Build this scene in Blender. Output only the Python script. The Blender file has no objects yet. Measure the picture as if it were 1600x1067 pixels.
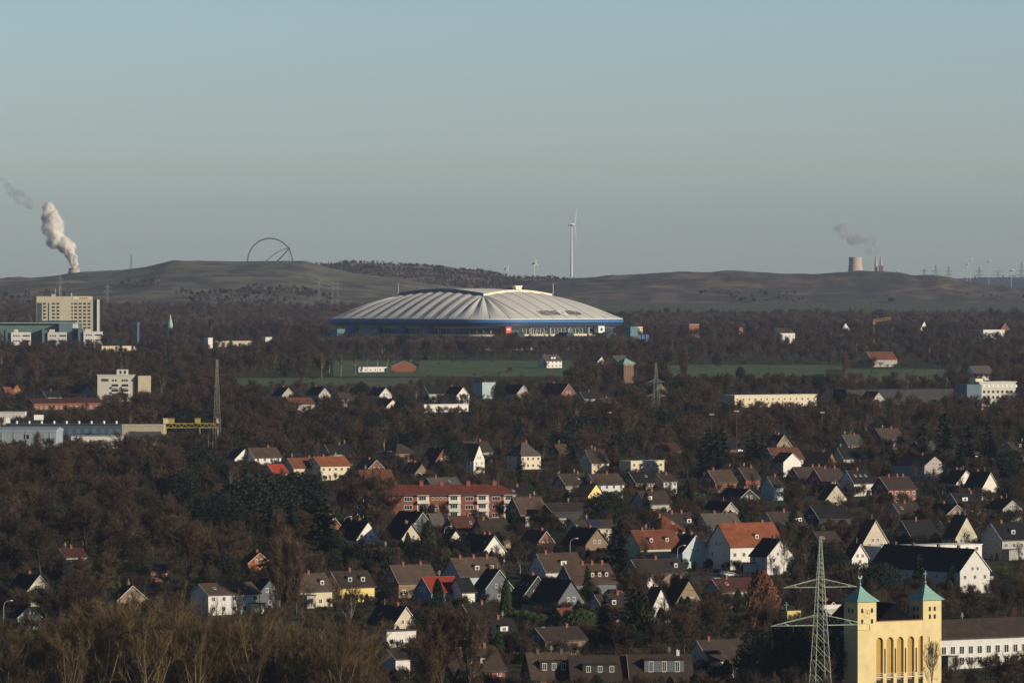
import bpy, math, random
import numpy as np
from mathutils import Vector, Matrix

# ------------------------------------------------------------------ camera, sky, sun
random.seed(7)
rng = np.random.default_rng(7)
R = math.radians
FPX, CX, EYE, CAMZ = 10000.0, 800.0, 445.0, 110.0      # focal length in photo pixels, level line, eye height
sc = bpy.context.scene
cam_d = bpy.data.cameras.new("camera")
cam = bpy.data.objects.new("camera", cam_d)
sc.collection.objects.link(cam)
cam_d.sensor_width = 36.0
cam_d.lens = 36.0 * FPX / 1600.0
cam_d.clip_start = 1.0
cam_d.clip_end = 90000.0
cam.location = (0, 0, CAMZ)
cam.rotation_euler = (R(90) - math.atan((533.5 - EYE) / FPX), 0, 0)
sc.camera = cam

SUN_AZ, SUN_EL = R(60), R(17)       # azimuth: to the right of straight behind the camera
sd = Vector((math.sin(SUN_AZ) * math.cos(SUN_EL), -math.cos(SUN_AZ) * math.cos(SUN_EL), math.sin(SUN_EL)))
sun_d = bpy.data.lights.new("sun", 'SUN')
sun_d.energy = 4.6
sun_d.angle = R(0.5)
sun_d.color = (1.0, 0.87, 0.68)
sun = bpy.data.objects.new("sun", sun_d)
sun.rotation_euler = sd.to_track_quat('Z', 'Y').to_euler()
sun.location = (3000, -1500, 1000)
sc.collection.objects.link(sun)

world = bpy.data.worlds.new("World")
sc.world = world
world.use_nodes = True
wn = world.node_tree
wn.nodes.clear()
w_out = wn.nodes.new('ShaderNodeOutputWorld')
w_bg = wn.nodes.new('ShaderNodeBackground')
w_sky = wn.nodes.new('ShaderNodeTexSky')
w_sky.sky_type = 'NISHITA'
w_sky.sun_disc = False
w_sky.sun_elevation = SUN_EL
w_sky.sun_rotation = math.atan2(sd.x, sd.y)
w_sky.altitude = 100
w_sky.air_density = 1.0
w_sky.dust_density = 0.6
w_sky.ozone_density = 2.0
w_tc = wn.nodes.new('ShaderNodeTexCoord')
w_sep = wn.nodes.new('ShaderNodeSeparateXYZ')
w_ramp = wn.nodes.new('ShaderNodeValToRGB')
w_mul = wn.nodes.new('ShaderNodeMix')
w_mul.data_type = 'RGBA'
w_mul.blend_type = 'MULTIPLY'
w_mul.inputs[0].default_value = 1.0
wn.links.new(w_tc.outputs['Generated'], w_sep.inputs[0])
wn.links.new(w_sep.outputs['Z'], w_ramp.inputs[0])
e = w_ramp.color_ramp.elements
e[0].position = 0.0
e[0].color = (0.78, 0.925, 1.25, 1)
e[1].position = 0.05
e[1].color = (0.64, 0.81, 1.14, 1)
x = w_ramp.color_ramp.elements.new(0.02)
x.color = (0.755, 0.885, 1.18, 1)
x = w_ramp.color_ramp.elements.new(0.12)
x.color = (0.30, 0.39, 0.55, 1)
x = w_ramp.color_ramp.elements.new(0.4)
x.color = (0.17, 0.21, 0.28, 1)
wn.links.new(w_sky.outputs[0], w_mul.inputs[6])
wn.links.new(w_ramp.outputs[0], w_mul.inputs[7])
wn.links.new(w_mul.outputs[2], w_bg.inputs[0])
wn.links.new(w_bg.outputs[0], w_out.inputs[0])
w_bg.inputs[1].default_value = 0.12

sc.view_settings.view_transform = 'Standard'
sc.view_settings.look = 'None'
sc.view_settings.exposure = 0.0
sc.view_settings.gamma = 1.0
sc.cycles.use_denoising = True
sc.cycles.max_bounces = 14
sc.cycles.diffuse_bounces = 3
sc.cycles.volume_bounces = 12
sc.cycles.transparent_max_bounces = 16
sc.cycles.volume_max_steps = 256

# ------------------------------------------------------------------ terrain profile and pixel-to-ground helpers
TAB = [(-2000, 112), (0, 111), (1300, 108), (1500, 102), (1700, 95), (1900, 89), (2100, 84), (2300, 80.5), (2600, 77),
       (3226, 70), (4000, 62.5), (4700, 58), (5550, 55), (6500, 48), (7500, 39), (9000, 27), (11000, 20), (14000, 18),
       (30000, 15), (80000, 12)]
TD = [a for a, b in TAB]; TH = [b for a, b in TAB]
def gz(D): return CAMZ - float(np.interp(D, TD, TH))
def yground(D): return EYE + (CAMZ - gz(D)) * FPX / D
def bis(f, target, lo=1150.0, hi=12000.0):
    for _ in range(50):
        m = (lo + hi) / 2
        if f(m) > target: lo = m
        else: hi = m
    return (lo + hi) / 2
def D_base(py): return bis(yground, py)
def D_top(py, h): return bis(lambda D: EYE + (CAMZ - gz(D) - h) * FPX / D, py)
def X(px, D): return (px - CX) * D / FPX
def Z(py, D): return CAMZ + (EYE - py) * D / FPX

# ------------------------------------------------------------------ materials
MATS = {}
def mat(name, col, rough=0.9, var=0.25, scale=0.5, metal=0.0, spec=0.3, col2=None, stripes=0.0, objrand=0.0, detail=4, bump=0.0):
    if name in MATS: return MATS[name]
    m = bpy.data.materials.new(name); m.use_nodes = True
    nt = m.node_tree; n = nt.nodes; b = n['Principled BSDF']
    b.inputs['Roughness'].default_value = rough
    b.inputs['Metallic'].default_value = metal
    b.inputs['Specular IOR Level'].default_value = spec
    tc = n.new('ShaderNodeTexCoord')
    nz = n.new('ShaderNodeTexNoise'); nz.inputs['Scale'].default_value = scale; nz.inputs['Detail'].default_value = detail
    nz.inputs['Roughness'].default_value = 0.65
    nt.links.new(tc.outputs['Object'], nz.inputs['Vector'])
    rp = n.new('ShaderNodeValToRGB')
    c2 = col2 or tuple(min(1, c * (1 + var)) for c in col)
    c1 = tuple(c * (1 - var) for c in col) if not col2 else col
    rp.color_ramp.elements[0].position = 0.3; rp.color_ramp.elements[1].position = 0.7
    rp.color_ramp.elements[0].color = (*c1, 1); rp.color_ramp.elements[1].color = (*c2, 1)
    nt.links.new(nz.outputs['Fac'], rp.inputs[0])
    last = rp.outputs[0]
    if stripes:
        wv = n.new('ShaderNodeTexWave'); wv.wave_type = 'BANDS'; wv.bands_direction = 'Z'; wv.inputs['Scale'].default_value = 1.1
        wv.inputs['Distortion'].default_value = 1.0
        nt.links.new(tc.outputs['Object'], wv.inputs['Vector'])
        mx = n.new('ShaderNodeMix'); mx.data_type = 'RGBA'; mx.blend_type = 'MULTIPLY'; mx.inputs[0].default_value = stripes
        nt.links.new(last, mx.inputs[6]); nt.links.new(wv.outputs['Color'], mx.inputs[7]); last = mx.outputs[2]
    if objrand:
        oi = n.new('ShaderNodeObjectInfo')
        r2 = n.new('ShaderNodeValToRGB')
        r2.color_ramp.elements[0].color = (1 - objrand, 1 - objrand * 0.9, 1 - objrand * 0.9, 1)
        r2.color_ramp.elements[1].color = (1 + objrand * 1.1, 1 + objrand * 0.9, 1 + objrand * 0.6, 1)
        r2.color_ramp.elements.new(0.5).color = (1 + objrand * 0.4, 1 - objrand * 0.1, 1 - objrand * 0.3, 1)
        nt.links.new(oi.outputs['Random'], r2.inputs[0])
        mx = n.new('ShaderNodeMix'); mx.data_type = 'RGBA'; mx.blend_type = 'MULTIPLY'; mx.inputs[0].default_value = 1.0
        nt.links.new(last, mx.inputs[6]); nt.links.new(r2.outputs[0], mx.inputs[7]); last = mx.outputs[2]
    nt.links.new(last, b.inputs['Base Color'])
    if bump:
        bp = n.new('ShaderNodeBump'); bp.inputs['Strength'].default_value = bump; bp.inputs['Distance'].default_value = 0.3
        nt.links.new(nz.outputs['Fac'], bp.inputs['Height']); nt.links.new(bp.outputs[0], b.inputs['Normal'])
    MATS[name] = m
    return m
WALL = {k: mat('render_' + k, c, var=v, scale=0.6, objrand=.12) for k, c, v in [
    ('white', (0.66, 0.655, 0.62), .1), ('cream', (0.62, 0.56, 0.41), .1), ('yellow', (0.68, 0.56, 0.22), .08), ('slate', (0.13, 0.15, 0.17), .12),
    ('blue', (0.16, 0.26, 0.42), .1), ('ltblue', (0.42, 0.52, 0.55), .08), ('grey', (0.36, 0.35, 0.33), .12), ('beige', (0.5, 0.45, 0.36), .12),
    ('tan', (0.22, 0.165, 0.115), .15), ('wood', (0.24, 0.095, 0.038), .2), ('dark', (0.05, 0.05, 0.05), .2), ('stained', (0.45, 0.42, 0.34), .35)]}
WALL['brick'] = mat('brick_wall', (0.25, 0.088, 0.056), var=.2, scale=2.5, detail=6)
WALL['dbrick'] = mat('dark_brick_wall', (0.20, 0.09, 0.055), var=.2, scale=2.5, detail=6)
ROOF = {k: mat('tiles_' + k, c, rough=.85, var=v, scale=0.45, stripes=.35, detail=8, objrand=.28) for k, c, v in [
    ('black', (0.012, 0.013, 0.016), .3), ('dbrown', (0.046, 0.035, 0.03), .35), ('brown', (0.072, 0.052, 0.04), .35), ('orange', (0.215, 0.072, 0.036), .35),
    ('red', (0.32, 0.045, 0.025), .2), ('maroon', (0.065, 0.026, 0.022), .3), ('grey', (0.085, 0.08, 0.075), .25), ('rust', (0.17, 0.065, 0.035), .3),
    ('brickred', (0.19, 0.052, 0.037), .3)]}
M_frame = mat('white_window_frame', (0.8, 0.8, 0.78), var=.03)
M_glass = mat('window_glass', (0.03, 0.035, 0.04), rough=.12, var=.1, spec=.5)
M_chim = mat('chimney_brick', (0.24, 0.09, 0.06), var=.25, scale=3)
M_chimd = mat('chimney_slate', (0.10, 0.09, 0.09), var=.25, scale=3)
M_metal = mat('galvanised_steel', (0.38, 0.42, 0.35), rough=.6, var=.15, scale=1, metal=.2)
M_white = mat('white_paint', (0.8, 0.8, 0.78), rough=.5, var=.05)
M_dark = mat('dark_steel', (0.07, 0.075, 0.08), rough=.6)
M_copper = mat('green_copper', (0.22, 0.40, 0.355), rough=.7, var=.15, scale=.8)
M_conc = mat('concrete', (0.42, 0.40, 0.37), var=.15, scale=.4)
M_tarm = mat('asphalt', (0.05, 0.05, 0.052), var=.2)

# ------------------------------------------------------------------ object helpers
COL = sc.collection
def tag(o, label, cat, group=None):
    o['label'] = label; o['category'] = cat
    if group: o['group'] = group
    return o
def thing(name, label, cat, loc=(0, 0, 0), rz=0.0, group=None):
    o = bpy.data.objects.new(name, None); COL.objects.link(o)
    o.location = loc; o.rotation_euler = (0, 0, rz); o.empty_display_size = 1
    return tag(o, label, cat, group)
def link(name, me, parent=None, loc=None, rot=None, scale=None):
    o = bpy.data.objects.new(name, me); COL.objects.link(o)
    if parent: o.parent = parent
    if loc: o.location = loc
    if rot: o.rotation_euler = rot
    if scale: o.scale = scale
    return o
class MB:
    def __init__(s): s.v = []; s.f = []; s.m = []; s.mi = 0
    def add(s, vs, fs):
        k = len(s.v); s.v.extend(vs); s.f.extend([tuple(k + i for i in f) for f in fs]); s.m.extend([s.mi] * len(fs)); return s
    def box(s, c, d, rz=0.0):
        hx, hy, hz = d[0] / 2, d[1] / 2, d[2] / 2; cr, sr = math.cos(rz), math.sin(rz); vs = []
        for z in (-hz, hz):
            for x, y in ((-hx, -hy), (hx, -hy), (hx, hy), (-hx, hy)):
                vs.append((c[0] + x * cr - y * sr, c[1] + x * sr + y * cr, c[2] + z))
        return s.add(vs, [(0, 3, 2, 1), (4, 5, 6, 7), (0, 1, 5, 4), (1, 2, 6, 5), (2, 3, 7, 6), (3, 0, 4, 7)])
    def prism(s, poly, y0, y1, axis='x'):
        # poly: list of (a, z) outline extruded along x (axis x: a = y) or along y (axis y: a = x) or z (a,b)
        n = len(poly); vs = []
        for t in (y0, y1):
            for a, b in poly:
                vs.append((t, a, b) if axis == 'x' else ((a, t, b) if axis == 'y' else (a, b, t)))
        fs = [tuple(range(n))[::-1], tuple(range(n, 2 * n))] + [(i, (i + 1) % n, n + (i + 1) % n, n + i) for i in range(n)]
        if axis == 'y': fs = [f[::-1] for f in fs]
        return s.add(vs, fs)
    def tube(s, p0, p1, r0, r1=None, n=6, cap=True):
        r1 = r0 if r1 is None else r1
        p0, p1 = Vector(p0), Vector(p1); d = (p1 - p0)
        if d.length < 1e-6: return s
        d.normalize(); a = d.orthogonal().normalized(); b = d.cross(a); vs = []
        for p, r in ((p0, r0), (p1, r1)):
            for i in range(n):
                t = 2 * math.pi * i / n; vs.append(tuple(p + a * (r * math.cos(t)) + b * (r * math.sin(t))))
        fs = [(i, (i + 1) % n, n + (i + 1) % n, n + i) for i in range(n)]
        if cap: fs += [tuple(range(n))[::-1], tuple(range(n, 2 * n))]
        return s.add(vs, fs)
    def lathe(s, prof, n=24, c=(0, 0, 0)):
        vs = []; m = len(prof)
        for r, z in prof:
            for i in range(n):
                t = 2 * math.pi * i / n; vs.append((c[0] + r * math.cos(t), c[1] + r * math.sin(t), c[2] + z))
        fs = [(j * n + i, j * n + (i + 1) % n, (j + 1) * n + (i + 1) % n, (j + 1) * n + i) for j in range(m - 1) for i in range(n)]
        return s.add(vs, fs + [tuple(range(n))[::-1], tuple(range((m - 1) * n, m * n))])
    def mesh(s, name, *mats, smooth=False):
        me = bpy.data.meshes.new(name); me.from_pydata(s.v, [], s.f)
        for m in mats: me.materials.append(m)
        if len(mats) > 1: me.polygons.foreach_set('material_index', s.m)
        if smooth: me.polygons.foreach_set('use_smooth', [True] * len(s.f))
        me.update(); return me
    def build(s, name, mats, parent=None, smooth=False, loc=None, rot=None):
        mats = mats if isinstance(mats, (list, tuple)) else [mats]
        return link(name, s.mesh(name, *mats, smooth=smooth), parent, loc, rot)
def copy_tree(o, parent=None):
    c = o.copy(); COL.objects.link(c); c.parent = parent
    for ch in list(o.children): copy_tree(ch, c)
    return c
CLEAR = []      # (left, right, top, bottom, distance) of what the woods must not hide
HOUSES = []     # (x, y, radius) footprints where no tree stands

WCACHE = {}
def window(parent, w, h, loc, rz, frame=None, bars=1):
    key = (round(w, 2), round(h, 2), (frame or M_frame).name, bars)
    if key not in WCACHE:
        t = 0.11; m = MB()
        m.box((0, 0, h / 2 - t / 2), (w, .1, t)).box((0, 0, -h / 2 + t / 2), (w, .14, t))
        m.box((-w / 2 + t / 2, 0, 0), (t, .1, h - 2 * t)).box((w / 2 - t / 2, 0, 0), (t, .1, h - 2 * t))
        for k in range(bars): m.box((-w / 2 + w * (k + 1) / (bars + 1), 0, 0), (.08, .08, h - 2 * t))
        p = MB().box((0, .02, 0), (w - 2 * t, .05, h - 2 * t))
        WCACHE[key] = (m.mesh('window', frame or M_frame), p.mesh('pane', M_glass))
    a, b = WCACHE[key]
    f = link('window', a, parent, loc, (0, 0, rz)); link('pane', b, f)
    return f

# ------------------------------------------------------------------ ground sheet, fields, hills
gm = bpy.data.materials.new('winter_ground'); gm.use_nodes = True
def ground_mat(m, cols, scales, rough=.95):
    nt = m.node_tree; n = nt.nodes; b = n['Principled BSDF']; b.inputs['Roughness'].default_value = rough; b.inputs['Specular IOR Level'].default_value = .15
    tc = n.new('ShaderNodeTexCoord'); last = None
    for i, sclv in enumerate(scales):
        mp = n.new('ShaderNodeMapping'); nt.links.new(tc.outputs['Object'], mp.inputs[0]); mp.inputs[1].default_value = (i * 77, 0, 0); mp.inputs[3].default_value = (1, .6, 2.5)
        nz = n.new('ShaderNodeTexNoise'); nz.inputs['Scale'].default_value = sclv; nz.inputs['Detail'].default_value = 8; nz.inputs['Roughness'].default_value = .62
        nt.links.new(mp.outputs[0], nz.inputs['Vector'])
        rp = n.new('ShaderNodeValToRGB'); rp.color_ramp.elements[0].position = .42; rp.color_ramp.elements[1].position = .58
        nt.links.new(nz.outputs['Fac'], rp.inputs[0])
        mx = n.new('ShaderNodeMix'); mx.data_type = 'RGBA'
        nt.links.new(rp.outputs[0], mx.inputs[0])
        if last is None: mx.inputs[6].default_value = (*cols[0], 1)
        else: nt.links.new(last, mx.inputs[6])
        mx.inputs[7].default_value = (*cols[i + 1], 1); last = mx.outputs[2]
    nt.links.new(last, b.inputs['Base Color']); return m
ground_mat(gm, [(.045, .05, .022), (.06, .04, .028), (.035, .045, .018)], [.02, .06])
ROWS = list(range(-1500, 10001, 50)) + list(range(10500, 20000, 500)) + list(range(20000, 80001, 5000))
def sheet(name, dvals, xfun, m, dz=0.0, kind='structure'):
    vs = []; nx = 0
    for D in dvals:
        xs = xfun(D); nx = len(xs)
        for x in xs: vs.append((x, D, gz(D) + dz))
    fs = [(j * nx + i, j * nx + i + 1, (j + 1) * nx + i + 1, (j + 1) * nx + i) for j in range(len(dvals) - 1) for i in range(nx - 1)]
    mb = MB(); mb.add(vs, fs); o = mb.build(name, m); o['kind'] = kind; return o
sheet('ground', ROWS, lambda D: list(np.linspace(-9000 - max(0, D) * .3, 9000 + max(0, D) * .3, 40)), gm)
M_field = ground_mat(bpy.data.materials.new('meadow'), [(.055, .11, .03), (.07, .12, .035), (.05, .095, .03)], [.01, .05]) if 0 else None
M_field = bpy.data.materials.new('meadow'); M_field.use_nodes = True
ground_mat(M_field, [(.10, .15, .07), (.14, .15, .09), (.08, .12, .055)], [.008, .05])
M_field2 = bpy.data.materials.new('far_meadow'); M_field2.use_nodes = True
ground_mat(M_field2, [(.10, .125, .08), (.13, .125, .09), (.09, .11, .07)], [.004, .02])
FIELDS = []
def field(l, r, D0, D1, m=M_field, name='meadow'):
    d = [v for v in ROWS if D0 <= v <= D1]
    sheet(name, d, lambda D: list(np.linspace(X(l, D), X(r, D), 12)), m, .12)
    FIELDS.append((l, r, D0, D1))
field(360, 662, 3950, 4200); field(520, 905, 4250, 4850); field(1035, 1320, 4200, 4650); field(1290, 1500, 4050, 4500)
field(860, 1620, 8000, 9300, M_field2, 'pasture')

field(1078, 1172, 1900, 1950, M_tarm, 'road'); FIELDS.pop()
def noise2(x, y, s, seed=0):
    from mathutils import noise
    return noise.fractal(Vector((x / s, y / s, seed * 3.7)), 1.0, 2.1, 4)
def hill(name, sky, D0, wf, wb, m, px0, px1, rough=3.0, seed=0, terr=0):
    pxs = np.arange(px0, px1 + 1, 5); ks = np.linspace(-1, 1, 61); vs = []
    sx = [a for a, b in sky]; sy = [b for a, b in sky]
    for k in ks:
        D = D0 + (k * wf if k < 0 else k * wb); base = gz(D) - 2
        for px in pxs:
            top = Z(float(np.interp(px, sx, sy)), D0)
            x = X(px, D0)
            f = 0.5 + 0.5 * math.cos(math.pi * min(1, abs(k))) if k > 0 else (1 - abs(k) ** 1.5)
            if terr and k < 0: f = f * .6 + .4 * (math.floor(f * terr) + min(1, (f * terr % 1) * 3)) / terr
            nz = (noise2(x, D, 260, seed) * 1.3 + noise2(x, D, 70, seed + 5) * .7) * rough * (1 if abs(k) > .06 else .25) * min(1, 1.5 - abs(k))
            z = base + (top - base) * max(0, f) + (nz if abs(k) < 1 else -3)
            vs.append((x * (D / D0) ** .5, D, z))
    n = len(pxs)
    fs = [(j * n + i, j * n + i + 1, (j + 1) * n + i + 1, (j + 1) * n + i) for j in range(len(ks) - 1) for i in range(n - 1)]
    mb = MB(); mb.add(vs, fs); o = mb.build(name, m, smooth=True); o['kind'] = 'structure'; return o
def hmat(name, cols, scales):
    m = bpy.data.materials.new(name); m.use_nodes = True; return ground_mat(m, cols, scales)
M_heapL = hmat('heap_grass', [(.27, .245, .165), (.18, .14, .11), (.16, .175, .11), (.09, .085, .08)], [.004, .008, .014])  # heap colours raised: part of the haze brightness is in the albedo
M_heapM = hmat('heap_heath', [(.19, .13, .10), (.09, .082, .08), (.24, .18, .13)], [.004, .01])
M_heapR = hmat('heap_spoil', [(.16, .135, .11), (.27, .205, .15), (.105, .10, .08), (.085, .08, .08)], [.005, .011, .025])
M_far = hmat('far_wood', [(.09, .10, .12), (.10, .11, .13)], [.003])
SKY_L = [(-400, 446), (-60, 437), (0, 435), (30, 432), (50, 434), (100, 430), (140, 425.5), (200, 424.5), (230, 420), (260, 414), (283, 408), (478, 408), (500, 414), (520, 421), (560, 428), (640, 440), (800, 462), (900, 475)]
SKY_M = [(430, 440), (480, 417), (520, 416), (550, 412), (610, 414), (690, 417), (710, 421), (740, 424), (770, 429), (800, 435), (860, 436), (900, 439), (1000, 445), (1100, 460)]
SKY_R = [(700, 462), (800, 448), (870, 441), (900, 437), (950, 433), (1000, 429), (1060, 427), (1100, 427), (1130, 425), (1180, 428), (1240, 431), (1300, 427.5), (1340, 425.5), (1400, 427), (1420, 431), (1450, 430), (1475, 434), (1500, 441), (1540, 446), (1560, 445), (1575, 450), (1700, 452), (1900, 460)]
hill('slag_heap', SKY_L, 11000, 2300, 900, M_heapL, -500, 905, 4, 1, terr=3)
hill('wooded_heap', SKY_M, 12300, 1800, 900, M_heapM, 430, 1100, 5, 2)
hill('spoil_heap', SKY_R, 10300, 1100, 800, M_heapR, 700, 1900, 3.5, 3, terr=2)
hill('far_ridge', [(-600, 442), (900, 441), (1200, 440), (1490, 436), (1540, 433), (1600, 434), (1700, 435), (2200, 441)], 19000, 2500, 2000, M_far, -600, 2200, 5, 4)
# ------------------------------------------------------------------ houses
C34, S34 = math.cos(R(34)), math.sin(R(34))
def chimney(roof, x, y, z0, h, m=None, w=.75):
    b = MB().box((x, y, z0 + h / 2), (w, w, h)).box((x, y, z0 + h + .06), (w + .16, w + .16, .12))
    b.tube((x - .15, y, z0 + h + .12), (x - .15, y, z0 + h + .45), .11, n=6)
    return b.build('chimney', m or M_chim, roof)
def dish(parent, x, y, z, rz=0.6):
    b = MB().tube((x, y, z), (x, y, z + 1.1), .04)
    b.lathe([(.42, 0), (.36, .06), (.2, .1), (.02, .12)], 12, (x, y, z + 1.1))
    return b.build('satellite_dish', M_white, parent)
def dormer(roof, x, W, eave, rise, front=.72, w=1.7, h=1.5, m=None, rm=None, n=1, face=True):
    hw = W / 2; yf = -hw * front; slope = rise / hw
    z0 = eave + rise * (1 - front) - .25; ht = h + .25; dep = min((ht) / slope, hw * front)
    b = MB().box((x, yf + dep / 2, z0 + ht / 2), (w, dep, ht)); d = b.build('dormer', m or WALL['white'], roof)
    MB().prism([(yf - .25, z0 + ht + .01), (yf + dep + .3, z0 + ht + .25), (yf + dep + .3, z0 + ht + .4), (yf - .25, z0 + ht + .16)], x - w / 2 - .15, x + w / 2 + .15).build('dormer_roof', rm or ROOF['black'], d)
    for k in range(n): window(d, min(1.1, w / n - .3), h - .45, (x - w / 2 + w * (k + .5) / n, yf - .04, z0 + .25 + h / 2), 0, bars=0 if w / n < 1.9 else 1)
    return d
def house(kind, l, r, yt, yb, W, hr, eave, wall, roof, label, cat='house', name=None, chim=(0.0,), chm=None, fw=None, gw=2, dorm=(), dw=1.7, dn=1, dm=None, drm=None,
          hip=False, dyaw=0, sky=(), flat=False, attic=True, group=None, dsh=None, ground_win=True, solar=False, gwall=None, D=None, trim=None, ww=1.2, wh=1.35, dh=1.5):
    D = D or D_top(yt, hr); s = FPX / D; tot = (r - l) / s
    yaw = (R(34) if kind == 'S' else R(-56)) + R(dyaw)
    cy, sy = abs(math.cos(yaw)), abs(math.sin(yaw))
    L = max(4.5, (tot - W * sy) / max(cy, .05))
    x = X((l + r) / 2, D); root = thing(name or ('house' if not flat else 'flat_roofed_house'), label, cat, (x, D, gz(D)), yaw, group)
    hw = W / 2; rise = hr - eave; wm = WALL[wall]; rm = ROOF[roof]
    CLEAR.append((l, r, yt, yb, D)); HOUSES.append((x, D, max(L, W) / 2 + 1.5))
    hb = MB()
    if flat:
        hb.box((0, 0, hr / 2 - 1), (L, W, hr + 2)); wo = hb.build('wall', wm, root)
        ro = MB().box((0, 0, hr + .12), (L + .5, W + .5, .25)).build('roof', rm if not trim else WALL[trim], root)
        eave = hr
    elif hip:
        hb.box((0, 0, eave / 2 - 1), (L, W, eave + 2)); wo = hb.build('wall', wm, root)
        o_, e = .5, eave; lx = L / 2 + o_; ly = hw + o_; rx = max(.3, L / 2 - hw * .8)
        m = MB(); m.add([(-lx, -ly, e), (lx, -ly, e), (lx, ly, e), (-lx, ly, e), (-rx, 0, hr), (rx, 0, hr)],
                        [(0, 1, 5, 4), (1, 2, 5), (2, 3, 4, 5), (3, 0, 4), (0, 3, 2, 1)]); ro = m.build('roof', rm, root)
    else:
        hb.prism([(-hw, -2), (hw, -2), (hw, eave), (0, hr - .02), (-hw, eave)], -L / 2, L / 2); wo = hb.build('wall', wm, root)
        if gwall: pass
        t = .24; sl = rise / hw; o_ = .45; lx = L / 2 + .3; m = MB()
        for sg in (-1, 1):
            p = [(0, hr + .01), (0, hr + t), (sg * (hw + o_), eave - sl * o_ + t), (sg * (hw + o_), eave - sl * o_ + .01)]
            if sg < 0: p = p[::-1]
            m.prism(p if sg > 0 else p, -lx, lx)
        ro = m.build('roof', rm, root)
        MB().tube((-lx, 0, hr + t), (lx, 0, hr + t), .12, n=5).build('ridge', rm, ro)
        if D < 3000:
            g_ = MB().tube((-lx, -(hw + o_ + .05), eave - sl * o_ + .05), (lx, -(hw + o_ + .05), eave - sl * o_ + .05), .1, n=5)
            g_.tube((lx - .4, -(hw + .1), -1), (lx - .4, -(hw + .1), eave - .2), .07, n=5); g_.build('gutter', M_chimd, ro)
            rs_ = random.Random(int(l * 7 + yt))
            if rs_.random() < .5:
                ax_ = rs_.uniform(-.35, .35) * L; a_ = MB().tube((ax_, .3, hr - .2), (ax_, .3, hr + 2.0), .05, n=4)
                for k_ in range(4): a_.box((ax_, .3, hr + 1.0 + k_ * .28), (1.1 - k_ * .15, .05, .05))
                a_.build('aerial', M_metal, ro)
            if rs_.random() < .4 and L > 7:
                aw, ad, ah = rs_.uniform(2.5, 4), rs_.uniform(2, 3.5), rs_.uniform(2.6, 3.3); sx_ = rs_.choice([-1, 1]) * (L / 2 - aw / 2 - .3)
                an = MB().box((sx_, -hw - ad / 2 - .01, ah / 2 - 1), (aw, ad, ah + 2)).build('annex', WALL[rs_.choice(['white', 'grey', 'tan', 'beige'])], root)
                MB().box((sx_, -hw - ad / 2 - .1, ah + .12), (aw + .4, ad + .2, .2)).build('annex_roof', ROOF['grey'], an)
        # white verge boards and a gutter
        for gx in ((lx + .02) * (1 if kind == 'G' else -1),):
            vb = MB()
            for sg in (-1, 1): vb.tube((gx, 0, hr + .1), (gx, sg * (hw + o_), eave - sl * o_ + .1), .09, n=4)
            vb.build('verge_board', WALL['white'] if (len(label) + int(l)) % 3 else ROOF['dbrown'], ro)
    for c in chim: chimney(ro, c * L, 0.0 if not flat else W * .1, hr - .3 if not hip else hr - .6, 1.3, chm)
    if fw is None: fw = max(1, int(L / 3.0))
    floors = []; z = 1.5
    while z + .8 < eave: floors.append(z); z += 2.8
    if kind == 'S' or dyaw:
        for zf in floors:
            for k in range(fw): window(wo, ww, wh, (-L / 2 + L * (k + .5) / fw, -hw - .04, zf), 0)
    else:
        for zf in floors:
            for k in range(min(fw, 6)): window(wo, 1.1, 1.3, (-L / 2 + L * (k + .5) / min(fw, 6), -hw - .04, zf), 0)
    sg = 1 if kind == 'G' else -1
    for zf in floors:
        for k in range(gw): window(wo, 1.1, 1.3, (sg * (L / 2 + .04), -hw + W * (k + .5) / gw, zf), R(90) * sg)
    if attic and rise > 2.6 and gw:
        for k in (-1, 1): window(wo, .95, 1.2, (sg * (L / 2 + .04), k * .95, eave + .55), R(90) * sg)
    for d in dorm: dormer(ro, d * L, W, eave, rise, w=dw, h=dh, n=dn, m=WALL[dm] if dm else None, rm=ROOF[drm] if drm else rm)
    for q in sky:
        sl = math.atan2(rise, hw); zz = eave + rise * .5
        b = MB().box((0, 0, 0), (.8, 1.1, .1)); o = b.build('skylight', M_frame, ro, loc=(q * L, -hw / 2, zz + .34), rot=(sl, 0, 0))
        MB().box((0, 0, .06), (.6, .9, .06)).build('pane', M_glass, o)
    if solar:
        sl = math.atan2(rise, hw); b = MB()
        for i in range(5):
            for j in range(2): b.box((-2.6 + i * 1.1, -.85 + j * 1.7, 0), (1.02, 1.6, .06))
        b.build('solar_panel', mat('solar_glass', (.03, .04, .07), rough=.2), ro, loc=(0, -hw / 2, eave + rise * .5 + .36), rot=(sl, 0, 0))
    if dsh is not None: dish(ro, dsh * L, -.4, hr - .3)
    return root, L, D, wo, ro

H = house
# foreground, left third
H('S', 298, 406, 912, 966, 9.5, 8.2, 5.6, 'white', 'brown', 'white two storey block with a brown shallow roof behind bare treetops', chim=(-.1, .18), chm=M_chimd, fw=5, sky=(-.3, .3))
H('G', 10, 81, 898, 922, 8, 8.5, 4.2, 'stained', 'black', 'small house at the left edge with a pale stained gable among branches')
H('G', 176, 224, 915, 945, 9.5, 8.2, 4.4, 'tan', 'dbrown', 'lone tan gabled house with dark window wrapped in bare trees')
H('S', 84, 136, 857, 874, 7, 6.5, 4.2, 'white', 'maroon', 'low white house with dark red roof glimpsed through the left wood', fw=3)
H('G', 18, 60, 946, 972, 7, 6.5, 3.5, 'grey', 'black', 'dark low house at the lower left edge beside a street lamp', fw=2)
H('S', 222, 264, 884, 907, 5, 4.5, 3, 'wood', 'dbrown', 'orange brown timber shed behind bare trees on the left', cat='shed', name='garden_shed', chim=(), gw=1, attic=False, fw=2)
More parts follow.
